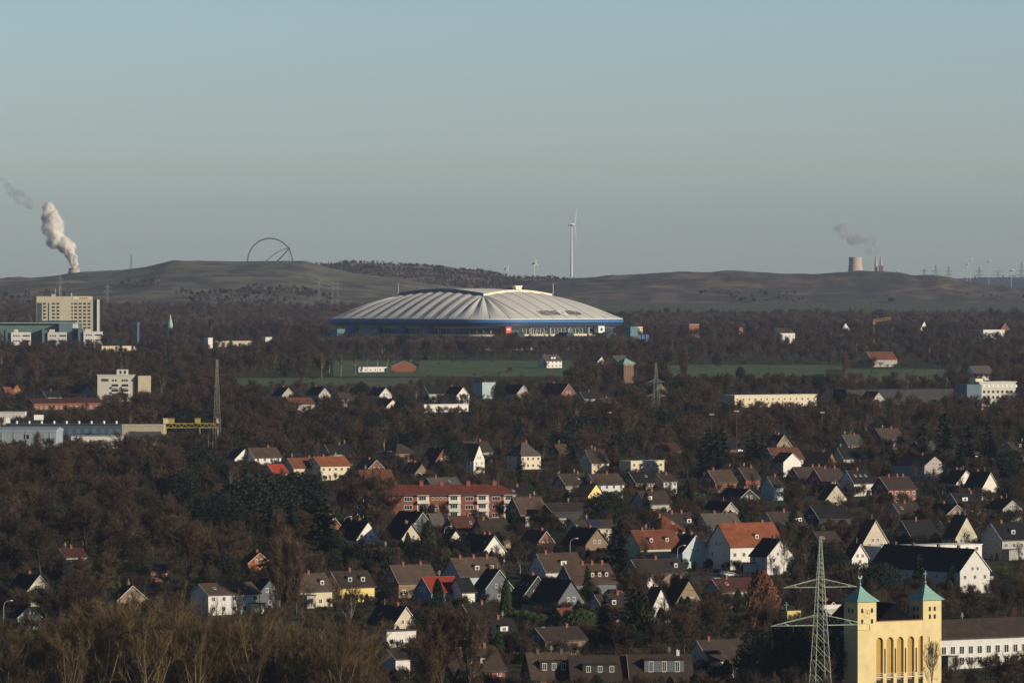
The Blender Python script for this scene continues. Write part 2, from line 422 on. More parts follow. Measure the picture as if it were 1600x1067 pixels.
H('G', 376, 421, 864, 895, 7.5, 7.2, 4.4, 'wood', 'rust', 'orange brick house with arched window beside the tall bare poplars', chim=(.2,))
H('S', 442, 520, 897, 950, 9, 9, 4.6, 'cream', 'brown', 'cream terraced house with plain brown roof beside the tall poplars', group='cream terrace', fw=4, dorm=(.25,), dw=1.2)
H('S', 505, 586, 893, 938, 9, 8.8, 4.8, 'yellow', 'dbrown', 'yellow walled terraced house with two pale dormers facing the bare trees', group='cream terrace', fw=4, dorm=(-.15, .22), dm='beige', dw=1.4)
H('G', 398, 432, 905, 955, 7, 8, 4.5, 'slate', 'black', 'black gabled house end right of the white two storey block', chim=(), gw=1)
# foreground, centre
H('G', 521, 594, 814, 849, 9, 9.0, 3.6, 'white', 'black', 'house with bright white gable holding two windows and black roof slope', chim=(.1,), dsh=-.2)
H('G', 484, 537, 808, 832, 7.5, 8.5, 4.5, 'brick', 'black', 'house with narrow orange brick gable left of the white gable', chim=(.2,), gw=0)
H('G', 596, 658, 818, 850, 7.5, 9, 4.5, 'beige', 'black', 'black roofed house with slim pale gable behind a pointed green cypress', chim=(.22,), dsh=.35)
H('G', 606, 678, 800, 832, 9, 10.5, 5.5, 'slate', 'black', 'large black roofed house just below the red brick apartment block', chim=(), gw=1)
H('S', 660, 698, 803, 826, 7, 8.5, 4.5, 'slate', 'grey', 'dark house with grey roof wedged between black and maroon roofs', chim=())
H('S', 690, 748, 807, 834, 8, 9.5, 5, 'dark', 'maroon', 'dark house with broad maroon roof below the red brick block', sky=(.3,), chim=(.3,))
H('G', 690, 722, 828, 845, 6, 8, 4.5, 'white', 'black', 'small white gable corner poking over dark garden trees', chim=(), gw=1)
H('S', 735, 800, 812, 832, 8, 9, 5, 'tan', 'dbrown', 'brown roofed house behind a bare tree below the block end', chim=(-.3,))
H('G', 716, 789, 836, 868, 8, 9, 4.4, 'white', 'dbrown', 'house with white gable half hidden by a black forked tree', chim=(.1, .3), sky=(.35,))
H('S', 598, 684, 883, 925, 8.5, 9, 4.4, 'tan', 'brown', 'brown roofed house with twin roof ends above a brick wall corner', chim=(-.2, .25), gw=1)
H('S', 690, 788, 872, 915, 9.5, 9.8, 5, 'ltblue', 'brown', 'house with blue grey gable and two white dormers on its brown roof', dorm=(-.05, .27), dw=1.5, dm='white', chim=(-.3, 0, .3), fw=5)
H('S', 648, 722, 902, 941, 8.5, 8.4, 4.6, 'blue', 'red', 'blue gabled house with a bright red tiled roof', chim=(), fw=3)
H('S', 708, 736, 904, 938, 7, 8.2, 4.8, 'white', 'black', 'white walled house adjoining the bright red roof', chim=(), gw=0)
H('G', 740, 800, 890, 938, 9, 9, 4, 'slate', 'black', 'black slate gabled house right of the bright red roof', chim=(-.2,), gw=1)
H('S', 585, 650, 985, 1003, 6, 4.2, 3.6, 'white', 'grey', 'long white flat roofed garage building behind bare branches', flat=True, cat='garage', name='garage', chim=(), fw=3, gw=1)
H('S', 672, 790, 1012, 1060, 10, 10.5, 5.2, 'brick', 'dbrown', 'large brown roofed house at the bottom edge with chimneys and dormers', dorm=(-.12, .14), dw=1.8, dm='grey', chim=(-.15, .2, .3), fw=4)
H('S', 596, 640, 1015, 1050, 7, 7, 5, 'white', 'dbrown', 'white walled house hidden in branches at the bottom edge', chim=())
# foreground, right of centre
H('G', 896, 944, 756, 779, 9, 8.5, 4.5, 'yellow', 'brown', 'pale yellow gabled house facing the tall dark fir', dyaw=15, chim=(.1,))
H('S', 790, 856, 777, 812, 9, 9.5, 4.5, 'tan', 'brown', 'plain brown roofed house right of the red brick apartment block', chim=(.1,))
H('S', 842, 925, 787, 812, 8, 7.5, 5, 'dark', 'dbrown', 'dark flat looking house under the pale yellow gable', chim=(), fw=5)
H('S', 884, 966, 813, 834, 8, 7.6, 5.4, 'beige', 'dbrown', 'low beige house with a field of solar panels on its roof', solar=True, chim=())
H('G', 878, 950, 825, 865, 8.5, 9.6, 5, 'tan', 'black', 'house with tall black roof and tan gable left of the tall fir', chim=(.2,), dsh=-.3)
H('S', 1002, 1072, 806, 838, 11, 9.5, 4.6, 'cream', 'orange', 'house with an orange hipped roof and a tall tapered chimney', hip=True, chim=(-.18,), sky=(.15,))
H('S', 1018, 1090, 802, 826, 8, 9.5, 5, 'white', 'dbrown', 'brown roofed house behind the orange hipped roof', dorm=(.3,), dm='white', chim=(-.1, .2))
H('S', 972, 1066, 829, 878, 10, 10, 5, 'cream', 'orange', 'cream walled house with broad orange roof and two small dormers', dorm=(-.18, .2), dw=1.2, chim=(-.25,), fw=8)
H('G', 1050, 1106, 836, 885, 9.5, 10, 5, 'ltblue', 'black', 'house with pale blue gable between the two orange roofs', chim=(.1,), gw=3, dsh=.3)
H('S', 1104, 1226, 818, 892, 12.5, 13.5, 7, 'white', 'orange', 'tall three storey house with orange roof and grey blue gable', dorm=(.05,), dw=1.2, chim=(-.2, .3), fw=6)
H('G', 1172, 1240, 842, 902, 10, 10.5, 5.6, 'white', 'black', 'black roofed house with bluish wall right of the tall orange roofed house', chim=(.1,))
H('S', 1186, 1262, 800, 822, 9, 9.5, 5, 'grey', 'dbrown', 'brown roofed house with white dormer above the tall orange roof', dorm=(.3,), dw=2.4, dn=2, dm='white')
H('S', 1082, 1160, 803, 822, 9, 9, 5, 'grey', 'grey', 'grey brown roofed house directly behind the orange roof ridge', chim=(-.1, .25))
H('S', 975, 1072, 874, 897, 8, 8, 4.4, 'tan', 'dbrown', 'low brown roofed house in front of the cream house with orange roof', dorm=(.33,), dw=1.2, chim=(0,))
H('S', 826, 914, 865, 907, 9, 9.4, 4.6, 'white', 'brown', 'house with split brown and grey roof and one white dormer', dorm=(.02,), dw=2.0, dm='white', chim=(-.3,), gw=2)
H('S', 868, 964, 882, 927, 9, 10, 5, 'slate', 'brown', 'house with three brick chimneys and three pale dormers in a row', dorm=(.0, .16, .32), dw=1.1, dm='beige', chim=(-.1, .12, .35), fw=4)
H('G', 800, 860, 900, 940, 9, 9, 4, 'dark', 'black', 'black roofed terraced house with lit attic strips, left of the slate gable', chim=(.1,), gw=1, sky=(-.2, .2), group='black roofed terrace')
H('G', 828, 913, 906, 950, 9, 9.8, 4.2, 'slate', 'black', 'house end with dark slate gable and two white framed windows', chim=(), group='black roofed terrace')
H('G', 1000, 1051, 918, 956, 8, 9.4, 2.4, 'white', 'black', 'steep white triangular gable without windows beside dark conifers', chim=(-.2,), gw=0, attic=False)
H('G', 1034, 1097, 905, 945, 9, 10, 4, 'tan', 'black', 'black roofed house with steep tan gable right of the white triangle', chim=(-.1,), gw=2)
H('S', 862, 900, 951, 975, 6, 5, 2.8, 'wood', 'rust', 'small shed with a sloping orange brown roof among hedges', cat='shed', name='garden_shed', chim=(), gw=0, fw=1)
H('S', 815, 898, 1021, 1067, 10, 11, 5.4, 'dbrick', 'brown', dyaw=-20, label='brown house at the bottom edge with two tall grey chimneys', chim=(-.25, .3), chm=M_chimd, dorm=(.05,), dw=7, dn=3, dm='dark', dh=2.2)
H('S', 886, 984, 1025, 1067, 10, 10.6, 5.2, 'dbrick', 'dbrown', dyaw=-28, label='bottom edge house with long grey dormer of three white windows', dorm=(.0,), dw=8.5, dn=3, dm='dark', chim=(), dh=2.0)
H('S', 978, 1082, 1023, 1067, 10, 10.9, 5.2, 'dbrick', 'dbrown', dyaw=-28, label='bottom edge house with pale blue dormer box and a tall white flue', dorm=(.05,), dw=9.6, dn=3, dm='slate', chim=(.3,), chm=WALL['white'], dh=3.0)
H('S', 1072, 1190, 1000, 1040, 10, 9, 4.6, 'cream', 'dbrown', 'long dark brown roofed house with patchy cream wall behind twigs', chim=(-.3,), fw=7)
H('G', 1325, 1349, 850, 890, 6, 9.5, 5.5, 'white', 'maroon', 'slim white gable with red verge left of the long white block', chim=(), gw=1)
H('G', 1334, 1387, 813, 868, 9.5, 12, 5.4, 'beige', 'dbrown', 'tall beige pointed gable house seen through bare branches', chim=())
H('G', 1474, 1528, 806, 856, 9, 12, 5.4, 'cream', 'dbrown', 'tall cream pointed gable house crossed by branch shadows', chim=())
H('S', 1345, 1537, 852, 876, 10, 5.5, 4.8, 'white', 'grey', 'long low white flat roofed building behind the long black roof', flat=True, cat='building', name='flat_roofed_building', trim='white', chim=(), gw=0, fw=10)
H('G', 1364, 1541, 855, 918, 11, 12.2, 6.2, 'white', 'black', 'long white three storey block with black roof and four chimneys', cat='apartment block', name='apartment_house', chim=(-.38, -.18, .1, .32), chm=M_chimd, fw=6, gw=3)
H('S', 1532, 1640, 817, 882, 11, 11, 6.2, 'grey', 'black', 'large black roofed grey building cut by the right edge', cat='building', chim=(-.3,), dorm=(-.2,), dw=1.5)
H('G', 1255, 1322, 940, 962, 9, 9, 5, 'grey', 'dbrown', 'dark roofed house behind the large lattice pylon', chim=(.1,))
H('S', 1218, 1250, 953, 966, 4, 7.5, 7, 'yellow', 'dbrown', 'pale yellow chapel wall left of the large pylon', cat='chapel', name='chapel', flat=True, chim=(), gw=0, fw=1)
H('S', 1470, 1545, 885, 905, 7, 6, 4, 'grey', 'black', 'small dark house behind the church right tower', chim=())
# middle rows
H('G', 352, 396, 702, 722, 9, 8.5, 4.6, 'white', 'grey', 'pale gable with grey roof behind dark trees on the left', chim=())
H('S', 380, 440, 700, 724, 9, 9, 5.4, 'white', 'brown', 'white walled house with long brown roof right of the pale gable', chim=(.2,), fw=4)
H('S', 410, 450, 726, 744, 8, 7.5, 4.6, 'cream', 'red', 'small house with a vivid red roof patch behind dark conifers', chim=())
H('S', 440, 500, 716, 744, 9, 8.5, 5, 'cream', 'rust', 'rust roofed house behind twigs, left of the orange roofed villa', chim=(.3,))
H('S', 480, 548, 714, 745, 10, 9, 5.8, 'cream', 'orange', 'cream villa with orange roof and balcony row', chim=(-.2,), fw=5)
H('S', 500, 552, 695, 712, 8, 8.5, 5, 'grey', 'black', 'dark roofed house behind the orange roofed villa', chim=(.1,))
H('S', 598, 650, 693, 712, 10, 9, 5, 'tan', 'brown', 'plain hipped brown roof rising from bare trees', hip=True, chim=())
H('G', 713, 757, 694, 742, 8.5, 12, 6, 'white', 'black', 'narrow house with black pointed gable and white base', dyaw=25, chim=())
H('S', 714, 770, 690, 712, 9, 10, 6, 'grey', 'brown', 'wide grey brown roof behind the black pointed gable', chim=(.2,))
H('S', 792, 845, 691, 740, 10, 11, 5.4, 'cream', 'grey', 'cream walled house with grey hipped roof left of dark firs', hip=True, chim=(.1,), fw=4)
H('S', 858, 892, 695, 712, 8, 8.5, 5, 'tan', 'brown', 'plain brown roof between two clumps of dark firs', chim=())
H('S', 905, 952, 703, 739, 9, 10, 5.2, 'cream', 'dbrown', 'cream house with tall dark brown roof beside dark firs', chim=(.0,), fw=3)
H('S', 968, 1038, 720, 737, 8, 5.8, 5.4, 'cream', 'grey', 'cream flat roofed house of two stepped blocks', flat=True, trim='white', chim=(), fw=5, cat='house')
H('S', 862, 920, 741, 770, 9, 9, 5.4, 'tan', 'dbrown', 'leftmost brown terraced house in the row behind the yellow gable', group='terraced row', chim=(.3,), sky=(.2,))
H('S', 910, 976, 741, 768, 9, 8.9, 5.4, 'white', 'brown', 'brown roofed terraced house with white wall, left of the black roof', group='terraced row', chim=(.1,), fw=4)
H('S', 972, 1024, 737, 762, 9, 9, 5.2, 'dbrick', 'black', 'black roofed terraced house with brick wall in the middle row', group='terraced row', chim=(-.1,), sky=(.2,), fw=4)
H('S', 1018, 1058, 742, 765, 8, 7.6, 5.4, 'white', 'dbrown', 'white terraced house end with two red windows', group='terraced row', chim=(.1,), fw=3)
H('S', 1096, 1152, 735, 762, 9, 9, 5, 'dbrick', 'brown', 'brick terraced house with white balcony and brown roof', group='brick terrace', chim=(-.3,), fw=4)
H('S', 1144, 1188, 731, 761, 9, 9, 5, 'brick', 'dbrown', 'brick terraced house with two broad white windows at the row end', group='brick terrace', chim=(.3,), fw=3)
H('S', 1112, 1142, 715, 732, 7, 6, 5, 'cream', 'brown', 'small cream house between dark conifers above the brick terrace', chim=(), fw=2)
H('S', 1020, 1064, 693, 706, 8, 8, 5, 'dbrick', 'maroon', 'low reddish roof above the middle terrace', chim=())
H('S', 985, 1050, 768, 800, 9, 9, 5, 'grey', 'dbrown', 'brown roofed house with white dormer behind the tall fir', dorm=(-.25,), dw=2, dm='white')
H('G', 1196, 1236, 680, 700, 8, 9.5, 5, 'tan', 'dbrown', 'house with tan pointed gable above the white gabled house', chim=(0,), dsh=.1)
H('S', 1190, 1256, 700, 735, 9, 9.5, 5.4, 'grey', 'rust', 'rust roofed house behind the white gabled house', chim=(-.2,))
H('G', 1205, 1252, 708, 740, 10, 9.4, 6, 'white', 'black', 'bright white gabled house with black roof on the right slope', chim=(), gw=0, attic=False, dyaw=8)
H('G', 1256, 1308, 707, 728, 11, 8, 3.6, 'wood', 'black', 'house with low orange brown gable and a band of white windows', dyaw=30, chim=(.1,))
H('S', 1228, 1300, 730, 752, 9, 9, 5, 'dark', 'dbrown', 'dark roofed house below the orange brown gable', chim=(.1, .3))
H('S', 1262, 1322, 732, 768, 9, 9.5, 5.2, 'brick', 'dbrown', 'brick house with white windows behind a white gable', chim=(-.1, .3), fw=5)
H('S', 1312, 1366, 735, 765, 9, 9.4, 5, 'white', 'black', 'white walled house with black roof and three roof windows', sky=(-.25, 0, .25), chim=(.0,))
H('G', 1280, 1322, 757, 790, 9.5, 10, 5, 'stained', 'maroon', 'stained white gable crossed by branches under the brick house', chim=())
H('S', 1362, 1432, 745, 780, 10, 10, 5.8, 'brick', 'dbrown', 'orange brick house with white windows below the grey gables', chim=(-.2, .1, .3), fw=5)
H('G', 1396, 1476, 712, 752, 12, 9.5, 6, 'grey', 'black', 'pair of grey gables with striped black roof on the right slope', chim=(.1,), gw=1, dyaw=10)
H('S', 1300, 1345, 700, 722, 8, 9, 5, 'grey', 'black', 'black roofed house with white chimney beside the orange gable', chim=(.3,))
H('S', 1308, 1350, 680, 700, 8, 9, 5, 'grey', 'grey', 'grey roofed house above the black roofs on the right', chim=(.2,))
H('S', 1358, 1412, 670, 690, 9, 9, 5, 'tan', 'brown', 'house with long pale brown roof in the right wood', chim=(.2,))
H('G', 1474, 1524, 735, 760, 9, 9.5, 5, 'white', 'black', 'dark house with bright white chevron gable on the right', chim=(-.2, .1), gw=0)
H('G', 1506, 1560, 738, 768, 8, 10, 4.2, 'white', 'black', 'dark house with steep white gable at far right', chim=(-.2,), gw=0)
H('S', 1190, 1224, 745, 790, 8, 8.5, 5, 'ltblue', 'dbrown', 'brown roofed house with bluish end wall beside dark trees', chim=(.2,))
H('S', 1255, 1330, 790, 820, 9, 9, 5, 'dark', 'black', 'long black roof with one white chimney right of the orange roof', chim=(.3,))
H('S', 0, 22, 605, 613, 9, 9, 5, 'brick', 'rust', 'red roofed house at the left edge below a bare poplar', chim=())
H('G', 8, 36, 600, 614, 8, 9.5, 5, 'wood', 'rust', 'house with orange gable at the left edge', chim=(), gw=1)
H('S', 62, 96, 611, 621, 7, 8, 5, 'grey', 'black', 'small black roofed house with white fragments left of the white tower block')
H('G', 108, 146, 602, 616, 8, 9, 5, 'grey', 'maroon', 'maroon roofed house with cream gable left of the white tower block', chim=())
H('S', 40, 160, 623, 640, 10, 6, 4, 'dbrick', 'maroon', 'long low reddish roof below the white tower block', chim=())
H('G', 425, 460, 606, 622, 8, 9, 5, 'grey', 'black', 'leftmost dark roofed house bordering the meadow', chim=(0,))
H('G', 478, 517, 605, 624, 8, 9, 5, 'grey', 'black', 'dark roofed house with two pale gables bordering the meadow', chim=(-.2,))
H('S', 440, 492, 622, 634, 9, 8, 5, 'grey', 'rust', 'reddish roofed house below the dark roofs by the meadow', chim=())
H('S', 520, 552, 614, 623, 8, 8, 5, 'grey', 'dbrown', 'white walled low house left of a dark conifer by the meadow', chim=())
H('G', 574, 612, 606, 621, 8, 9, 5, 'white', 'dbrown', 'dark house with slim white gable at the meadow edge', chim=(-.2,), gw=1)
H('G', 586, 624, 624, 636, 8, 8, 4.6, 'cream', 'grey', 'grey roofed house with cream end below the slim white gable', chim=())
H('S', 656, 700, 603, 618, 9, 9, 5, 'grey', 'black', 'dark grey roof left of the black roof with white gable', chim=())
H('G', 693, 734, 605, 618, 9, 9, 4.2, 'white', 'black', 'black roof with tall white gable beside the blue grey cube', gw=0, chim=(-.4,), attic=False)
H('S', 650, 732, 632, 642, 8, 4, 3.6, 'white', 'grey', 'long low building with thin white roof edge among bare trees', flat=True, trim='white', chim=(), cat='building')
H('S', 740, 774, 597, 621, 9, 9.5, 9, 'ltblue', 'grey', 'blue grey windowless cube building by the meadow', flat=True, chim=(.1,), fw=0, gw=0, cat='building', name='hall')
H('G', 782, 828, 602, 621, 9, 9.5, 5, 'grey', 'black', 'dark house with cream sloping gable right of the cube', chim=())
H('G', 845, 898, 600, 620, 9, 10, 5, 'dbrick', 'maroon', 'red brick gabled house with white balconies in the middle distance', chim=(-.2,), gw=2)
H('S', 928, 966, 622, 630, 8, 7, 5, 'grey', 'dbrown', 'white walls behind bare trees left of the small pylon', chim=(.0,))
H('S', 900, 935, 612, 624, 8, 8.5, 5, 'grey', 'black', 'black roof with one pale sloping edge left of the brick tower', chim=(.1,))
H('G', 1012, 1042, 598, 611, 9, 11, 6, 'yellow', 'dbrown', 'yellow gabled house directly behind the small pylon', chim=())
H('S', 1130, 1278, 617, 633, 10, 6.5, 6, 'cream', 'grey', 'long cream flat roofed row behind brown treetops', flat=True, trim='white', chim=(), fw=14, cat='building', name='flat_roofed_building')
H('S', 1222, 1252, 605, 613, 8, 8.5, 5, 'grey', 'black', 'small white house with black roof behind the long cream row', chim=())
H('G', 1345, 1382, 612, 626, 8, 9, 5, 'grey', 'rust', 'house with orange roof flank and cream gable in the right wood', chim=())
H('S', 1300, 1492, 608, 622, 12, 8, 7, 'dark', 'black', 'very long dark low building left of the hospital', flat=True, chim=(), fw=0, gw=0, cat='building', name='warehouse')
H('S', 1346, 1402, 550, 568, 12, 10.5, 5.4, 'grey', 'rust', 'farmhouse with long orange roof at the wood edge', chim=(), cat='farmhouse', name='farmhouse', fw=7)
H('S', 842, 878, 555, 568, 10, 9, 5.2, 'white', 'grey', 'white farmhouse with a central gable behind the meadow', chim=(-.4, .35), cat='farmhouse', name='farmhouse', dorm=(.0,), dw=4, dn=1)
H('G', 932, 942, 558, 564, 7, 6, 3, 'white', 'dbrown', 'tiny white gable between farmhouse and brick tower', chim=(), gw=0)
H('S', 952, 982, 556, 570, 10, 9.5, 6, 'beige', 'grey', 'pale house behind the green roofed brick tower', chim=(.3,), fw=4)
H('G', 611, 649, 564, 577, 17, 7.5, 3.6, 'brick', 'brown', 'low clubhouse with white slatted gable over a brick base', chim=(), gw=0, dyaw=-26, cat='clubhouse', name='clubhouse')
H('S', 553, 605, 573, 579, 6, 3.6, 3.2, 'white', 'grey', 'row of low white fence like huts before the wood', flat=True, chim=(), gw=0, fw=6, cat='hut', name='hut')
H('S', 1205, 1242, 513, 525, 14, 14, 10, 'white', 'dbrown', 'white and cream houses group far right of the arena', chim=(), fw=4, cat='building')
H('G', 1312, 1326, 505, 516, 10, 12, 6, 'white', 'dbrown', 'tiny white gable in the distant wood left of the crane', chim=(), gw=0)
H('G', 1436, 1448, 502, 511, 10, 12, 5, 'white', 'dbrown', 'tiny white gable in the distant wood right of the crane', chim=(), gw=0)
H('S', 1522, 1570, 515, 523, 14, 9, 8, 'white', 'grey', 'distant row of low white roofs near the right edge', flat=True, chim=(), fw=0, gw=0, cat='building', name='hall')
H('G', 1562, 1574, 505, 519, 10, 13, 7, 'wood', 'rust', 'distant house with orange gable near the right edge', chim=(), gw=0)
H('S', 1060, 1092, 507, 517, 18, 12, 11, 'brick', 'grey', 'distant red and white supermarket right of the arena', flat=True, trim='white', chim=(), fw=0, gw=0, cat='building', name='hall')
H('S', 1148, 1160, 512, 519, 8, 9, 8, 'brick', 'red', 'distant small red hall in the wood right of the arena', flat=True, chim=(), fw=0, gw=0, cat='building', name='hall')
H('S', 984, 1004, 505, 516, 12, 15, 12, 'cream', 'brown', 'distant cream building at the arena right end', chim=(), fw=3, cat='building')
H('S', 1505, 1555, 572, 585, 14, 9, 3, 'white', 'grey', 'pale gable roofed barn at the wood edge right', chim=(), cat='barn', name='barn', fw=0, gw=0)
for l_, r_, yt_, lb in ((319, 332, 528, 'small white hall right of the blue mast'), (408, 425, 527, 'white box shaped hall in the wood left of the arena')):
    H('S', l_, r_, yt_, yt_ + 8, 7, 9, 8.5, 'white', 'grey', lb, flat=True, trim='white', chim=(), fw=0, gw=0, cat='building', name='hall')
H('S', 330, 400, 533, 538, 8, 5, 4.5, 'beige', 'grey', 'long thin pale roofline between the two white halls', flat=True, trim='beige', chim=(), fw=0, gw=0, cat='building', name='hall')
H('S', 150, 214, 541, 546, 10, 5, 4.5, 'cream', 'grey', 'thin bright flat roof in the wood right of the hotel', flat=True, trim='white', chim=(), fw=0, gw=0, cat='building', name='hall')

# more houses sunk among the gardens, mostly roofs
ri = random.Random(11); made = 0
RN = {'black': 'black', 'dbrown': 'dark brown', 'brown': 'brown', 'maroon': 'dark red', 'grey': 'grey', 'rust': 'rusty'}
for _ in range(3000):
    if made >= 52: break
    yt = ri.uniform(688, 985); px = ri.uniform(570, 1590); hr = ri.uniform(7.5, 9.5); D = D_top(yt, hr); s = FPX / D; kd = ri.choice('SSG'); W = ri.uniform(7.5, 9); L_ = ri.uniform(9, 14)
    yaw = R(34) if kd == 'S' else R(-56); w = (L_ * abs(math.cos(yaw)) + W * abs(math.sin(yaw))) * s; l_, r_ = px - w / 2, px + w / 2; vis = ri.uniform(.35, .62) * hr * s
    if any(min(r_, c[1] + 3) > max(l_, c[0] - 3) and min(yt + vis, c[3]) > max(yt - 2, c[2] - 2) and True for c in CLEAR) or (1190 < px and yt > 872) or (yt > 940 and px > 560 and px < 1190 and yt < 985 and 900 < px): continue
    if any(abs(X(px, D) - h_[0]) < h_[2] + 7 and abs(D - h_[1]) < h_[2] + 7 for h_ in HOUSES): continue
    rf_ = ri.choice(['black', 'black', 'dbrown', 'dbrown', 'brown', 'maroon', 'grey', 'rust']); wl_ = ri.choice(['grey', 'grey', 'tan', 'beige', 'dbrick', 'tan', 'dark'])
    zone = 'centre' if px < 1000 else 'right'; row = 'near' if yt > 860 else ('middle' if yt > 770 else 'far')
    wn_ = {'dbrick': 'brick', 'dark': 'very dark'}.get(wl_, wl_)
    H(kd, l_, r_, yt, yt + vis, W, hr, ri.uniform(4, 5), wl_, rf_, 'half hidden %s row house, %s, with %s roof and %s %s' % (row, zone, RN[rf_], wn_, 'gable' if kd == 'G' else 'long side'),
      chim=(ri.uniform(-.3, .3),) if ri.random() < .8 else (), dorm=(ri.uniform(-.2, .2),) if kd == 'S' and ri.random() < .4 else (), sky=(ri.uniform(-.3, .3),) if ri.random() < .4 else (), dw=ri.choice([1.4, 2.4]), dm='white', dyaw=ri.uniform(-7, 7), group='half hidden houses, %s %s, %s %s %s' % (row, zone, rf_, wl_, kd))
    made += 1
print('infill', made)

# ------------------------------------------------------------------ church with two towers
def arch_poly(w, h, n=8):
    r = w / 2; return [(-r, 0), (r, 0)] + [(r * math.cos(t), h - r + r * math.sin(t)) for t in np.linspace(0, math.pi, n)]
D = 1560; s = FPX / D; CW = 136 / s / C34; HF = (1087 - 971) / s
M_yel = mat('yellow_render', (0.68, 0.56, 0.29), var=.13, scale=.22, detail=9)
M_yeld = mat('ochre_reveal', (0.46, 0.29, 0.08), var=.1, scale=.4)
M_stone = mat('tower_side_render', (0.55, 0.48, 0.34), var=.1, scale=.4)
TW = 5.6
cxm = X(1406, D)
ch = thing('church', 'yellow twin towered church with green pyramid roofs and tall arched portal', 'church', (cxm, D, gz(D)), R(34))
hwid = CW / 2
# facade wall in strips between five arched bays (real openings 1 m deep)
bays = [(px - 1406) / s / C34 for px in (1373.5, 1390.5, 1407, 1424.5, 1442)]; bw, bh, dep = 2.1, HF - 3.9, .55
fm = MB(); ztop = HF
edges = [-hwid] + [q for b in bays for q in (b - bw / 2, b + bw / 2)] + [hwid]
for i in range(0, len(edges), 2): fm.box(((edges[i] + edges[i + 1]) / 2, dep / 2, HF / 2 - 1), (edges[i + 1] - edges[i], dep, HF + 2))
for b in bays:
    n = 10; r = bw / 2; zc = bh - r
    pts = [(b + r * math.cos(t), zc + r * math.sin(t)) for t in np.linspace(math.pi, 0, n)] + [(b + r, HF), (b - r, HF)]
    fm.prism(pts, 0, dep, 'y')
fo = fm.build('facade', M_yel, ch)
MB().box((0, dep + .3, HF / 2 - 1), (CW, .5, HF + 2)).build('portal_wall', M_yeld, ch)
for b in bays[:-1]:
    MB().box((b + 1.6, -.03, bh - 3.4 - 2.4), (.38, .06, 6.0)).build('slit_window', M_glass, fo)
for b in bays:
    MB().box((b, .15, 4.4), (bw + .5, .3, .18)).box((b, .03, 5.0), (bw + .5, .05, .06)).box((b, .03, 5.4), (bw + .5, .05, .06)).build('balcony_rail', M_white, fo)
    window(fo, 1.5, 3.2, (b, dep - .05, 2.2), 0, bars=1, frame=M_dark)
MB().box((0, -.05, HF + .06), (CW - 2 * TW, .5, .14)).build('coping', mat('coping_red', (.4, .12, .08)), fo)
nv = MB(); nv.box((0, 11, 7.5 - 1), (CW - 2 * TW + 2, 20, 17)); nv.build('nave', M_stone, ch)
MB().prism([(-(CW / 2 - TW + 1.5), 15.5), (CW / 2 - TW + 1.5, 15.5), (0, HF + 4.2)], 1.7, 21.5, 'y').build('nave_roof', mat('shaded_nave_slate', (.005, .005, .006), spec=.05), ch)  # slate near black: shade of the slope put into the colour
MB().box((0, 21.8, HF + 2.6), (14, .8, 1.0)).build('rear_parapet', WALL['white'], ch)
for sg in (-1, 1):
    tx = sg * (hwid - TW / 2); th = HF + (5.1 if sg < 0 else 5.0)
    t = MB(); t.box((tx, TW / 2 - .03, th / 2 - 1), (TW + .04, TW, th + 2)); to = t.build('tower', M_yel, ch)
    r = MB(); o_ = TW / 2 + .5; apex = th + 3.6; c0 = (tx, TW / 2 - .03)
    lv = [(o_, th), (o_ * .62, th + 1.15), (o_ * .3, th + 2.3), (.08, apex)]; vs = []
    for h_, z_ in lv: vs += [(c0[0] + a * h_, c0[1] + b_ * h_, z_) for a, b_ in ((-1, -1), (1, -1), (1, 1), (-1, 1))]
    fs = [(k * 4 + i, k * 4 + (i + 1) % 4, k * 4 + 4 + (i + 1) % 4, k * 4 + 4 + i) for k in range(3) for i in range(4)] + [(3, 2, 1, 0), (12, 13, 14, 15)]
    r.add(vs, fs); r.box((c0[0], c0[1], th - .12), (2 * o_ + .1, 2 * o_ + .1, .22)); ro = r.build('tower_roof', M_copper, ch)
    for i in (-1, 1):
        for j in (0, 1):
            dx = (.75 if sg > 0 else 1.5); zz = th - 2.4 - j * (1.9 if sg > 0 else 2.6)
            p = [(a, z) for a, z in arch_poly(.62, 1.1)]
            w_ = MB(); w_.prism(p, -.06, .03, 'y'); w_.build('belfry_opening', M_glass, to, loc=(tx + i * dx, -.05, zz - .5))
            w_ = MB(); w_.prism(p, -.06, .03, 'y'); w_.build('belfry_opening', M_glass, to, loc=(tx - TW / 2 - .04, TW / 2 + i * .75, zz - .5), rot=(0, 0, R(-90)))
    if sg < 0:
        ck = MB()
        for k in range(12): a = k * math.pi / 6; ck.box((tx + 1.0 * math.sin(a), -.14, th - 3.1 + 1.0 * math.cos(a)), (.22, .08, .22))
        ck.build('clock_face', mat('clock_ring', (.72, .5, .2)), to)
        hd = MB().box((tx, -.18, th - 2.8), (.1, .05, .7)).box((tx + .3, -.18, th - 3.1), (.6, .05, .1)).build('clock_hands', M_dark, to)
    f = MB(); f.tube((c0[0], c0[1], apex - .3), (c0[0], c0[1], apex + 2.2), .08).lathe([(.02, 0), (.28, .2), (.28, .45), (.02, .65)], 10, (c0[0], c0[1], apex + .1))
    if sg > 0: f.box((c0[0], c0[1], apex + 2.3), (.16, .16, 1.9)).box((c0[0], c0[1], apex + 2.5), (1.15, .16, .16)); f.build('cross', M_copper, ro)
    else:
        f.prism([(-.7, 2.6), (-.2, 2.15), (.35, 2.15), (.55, 2.7), (.8, 2.8), (.55, 2.95), (.4, 3.1), (.2, 2.6), (-.3, 2.6), (-.6, 3.1)], -.06, .06, 'y')
        vv = f.v[-20:]; f.v[-20:] = [(c0[0] + a, c0[1] + b_, apex - .6 + c_ * 1.0) for a, b_, c_ in vv]; f.build('weathercock', M_copper, ro)
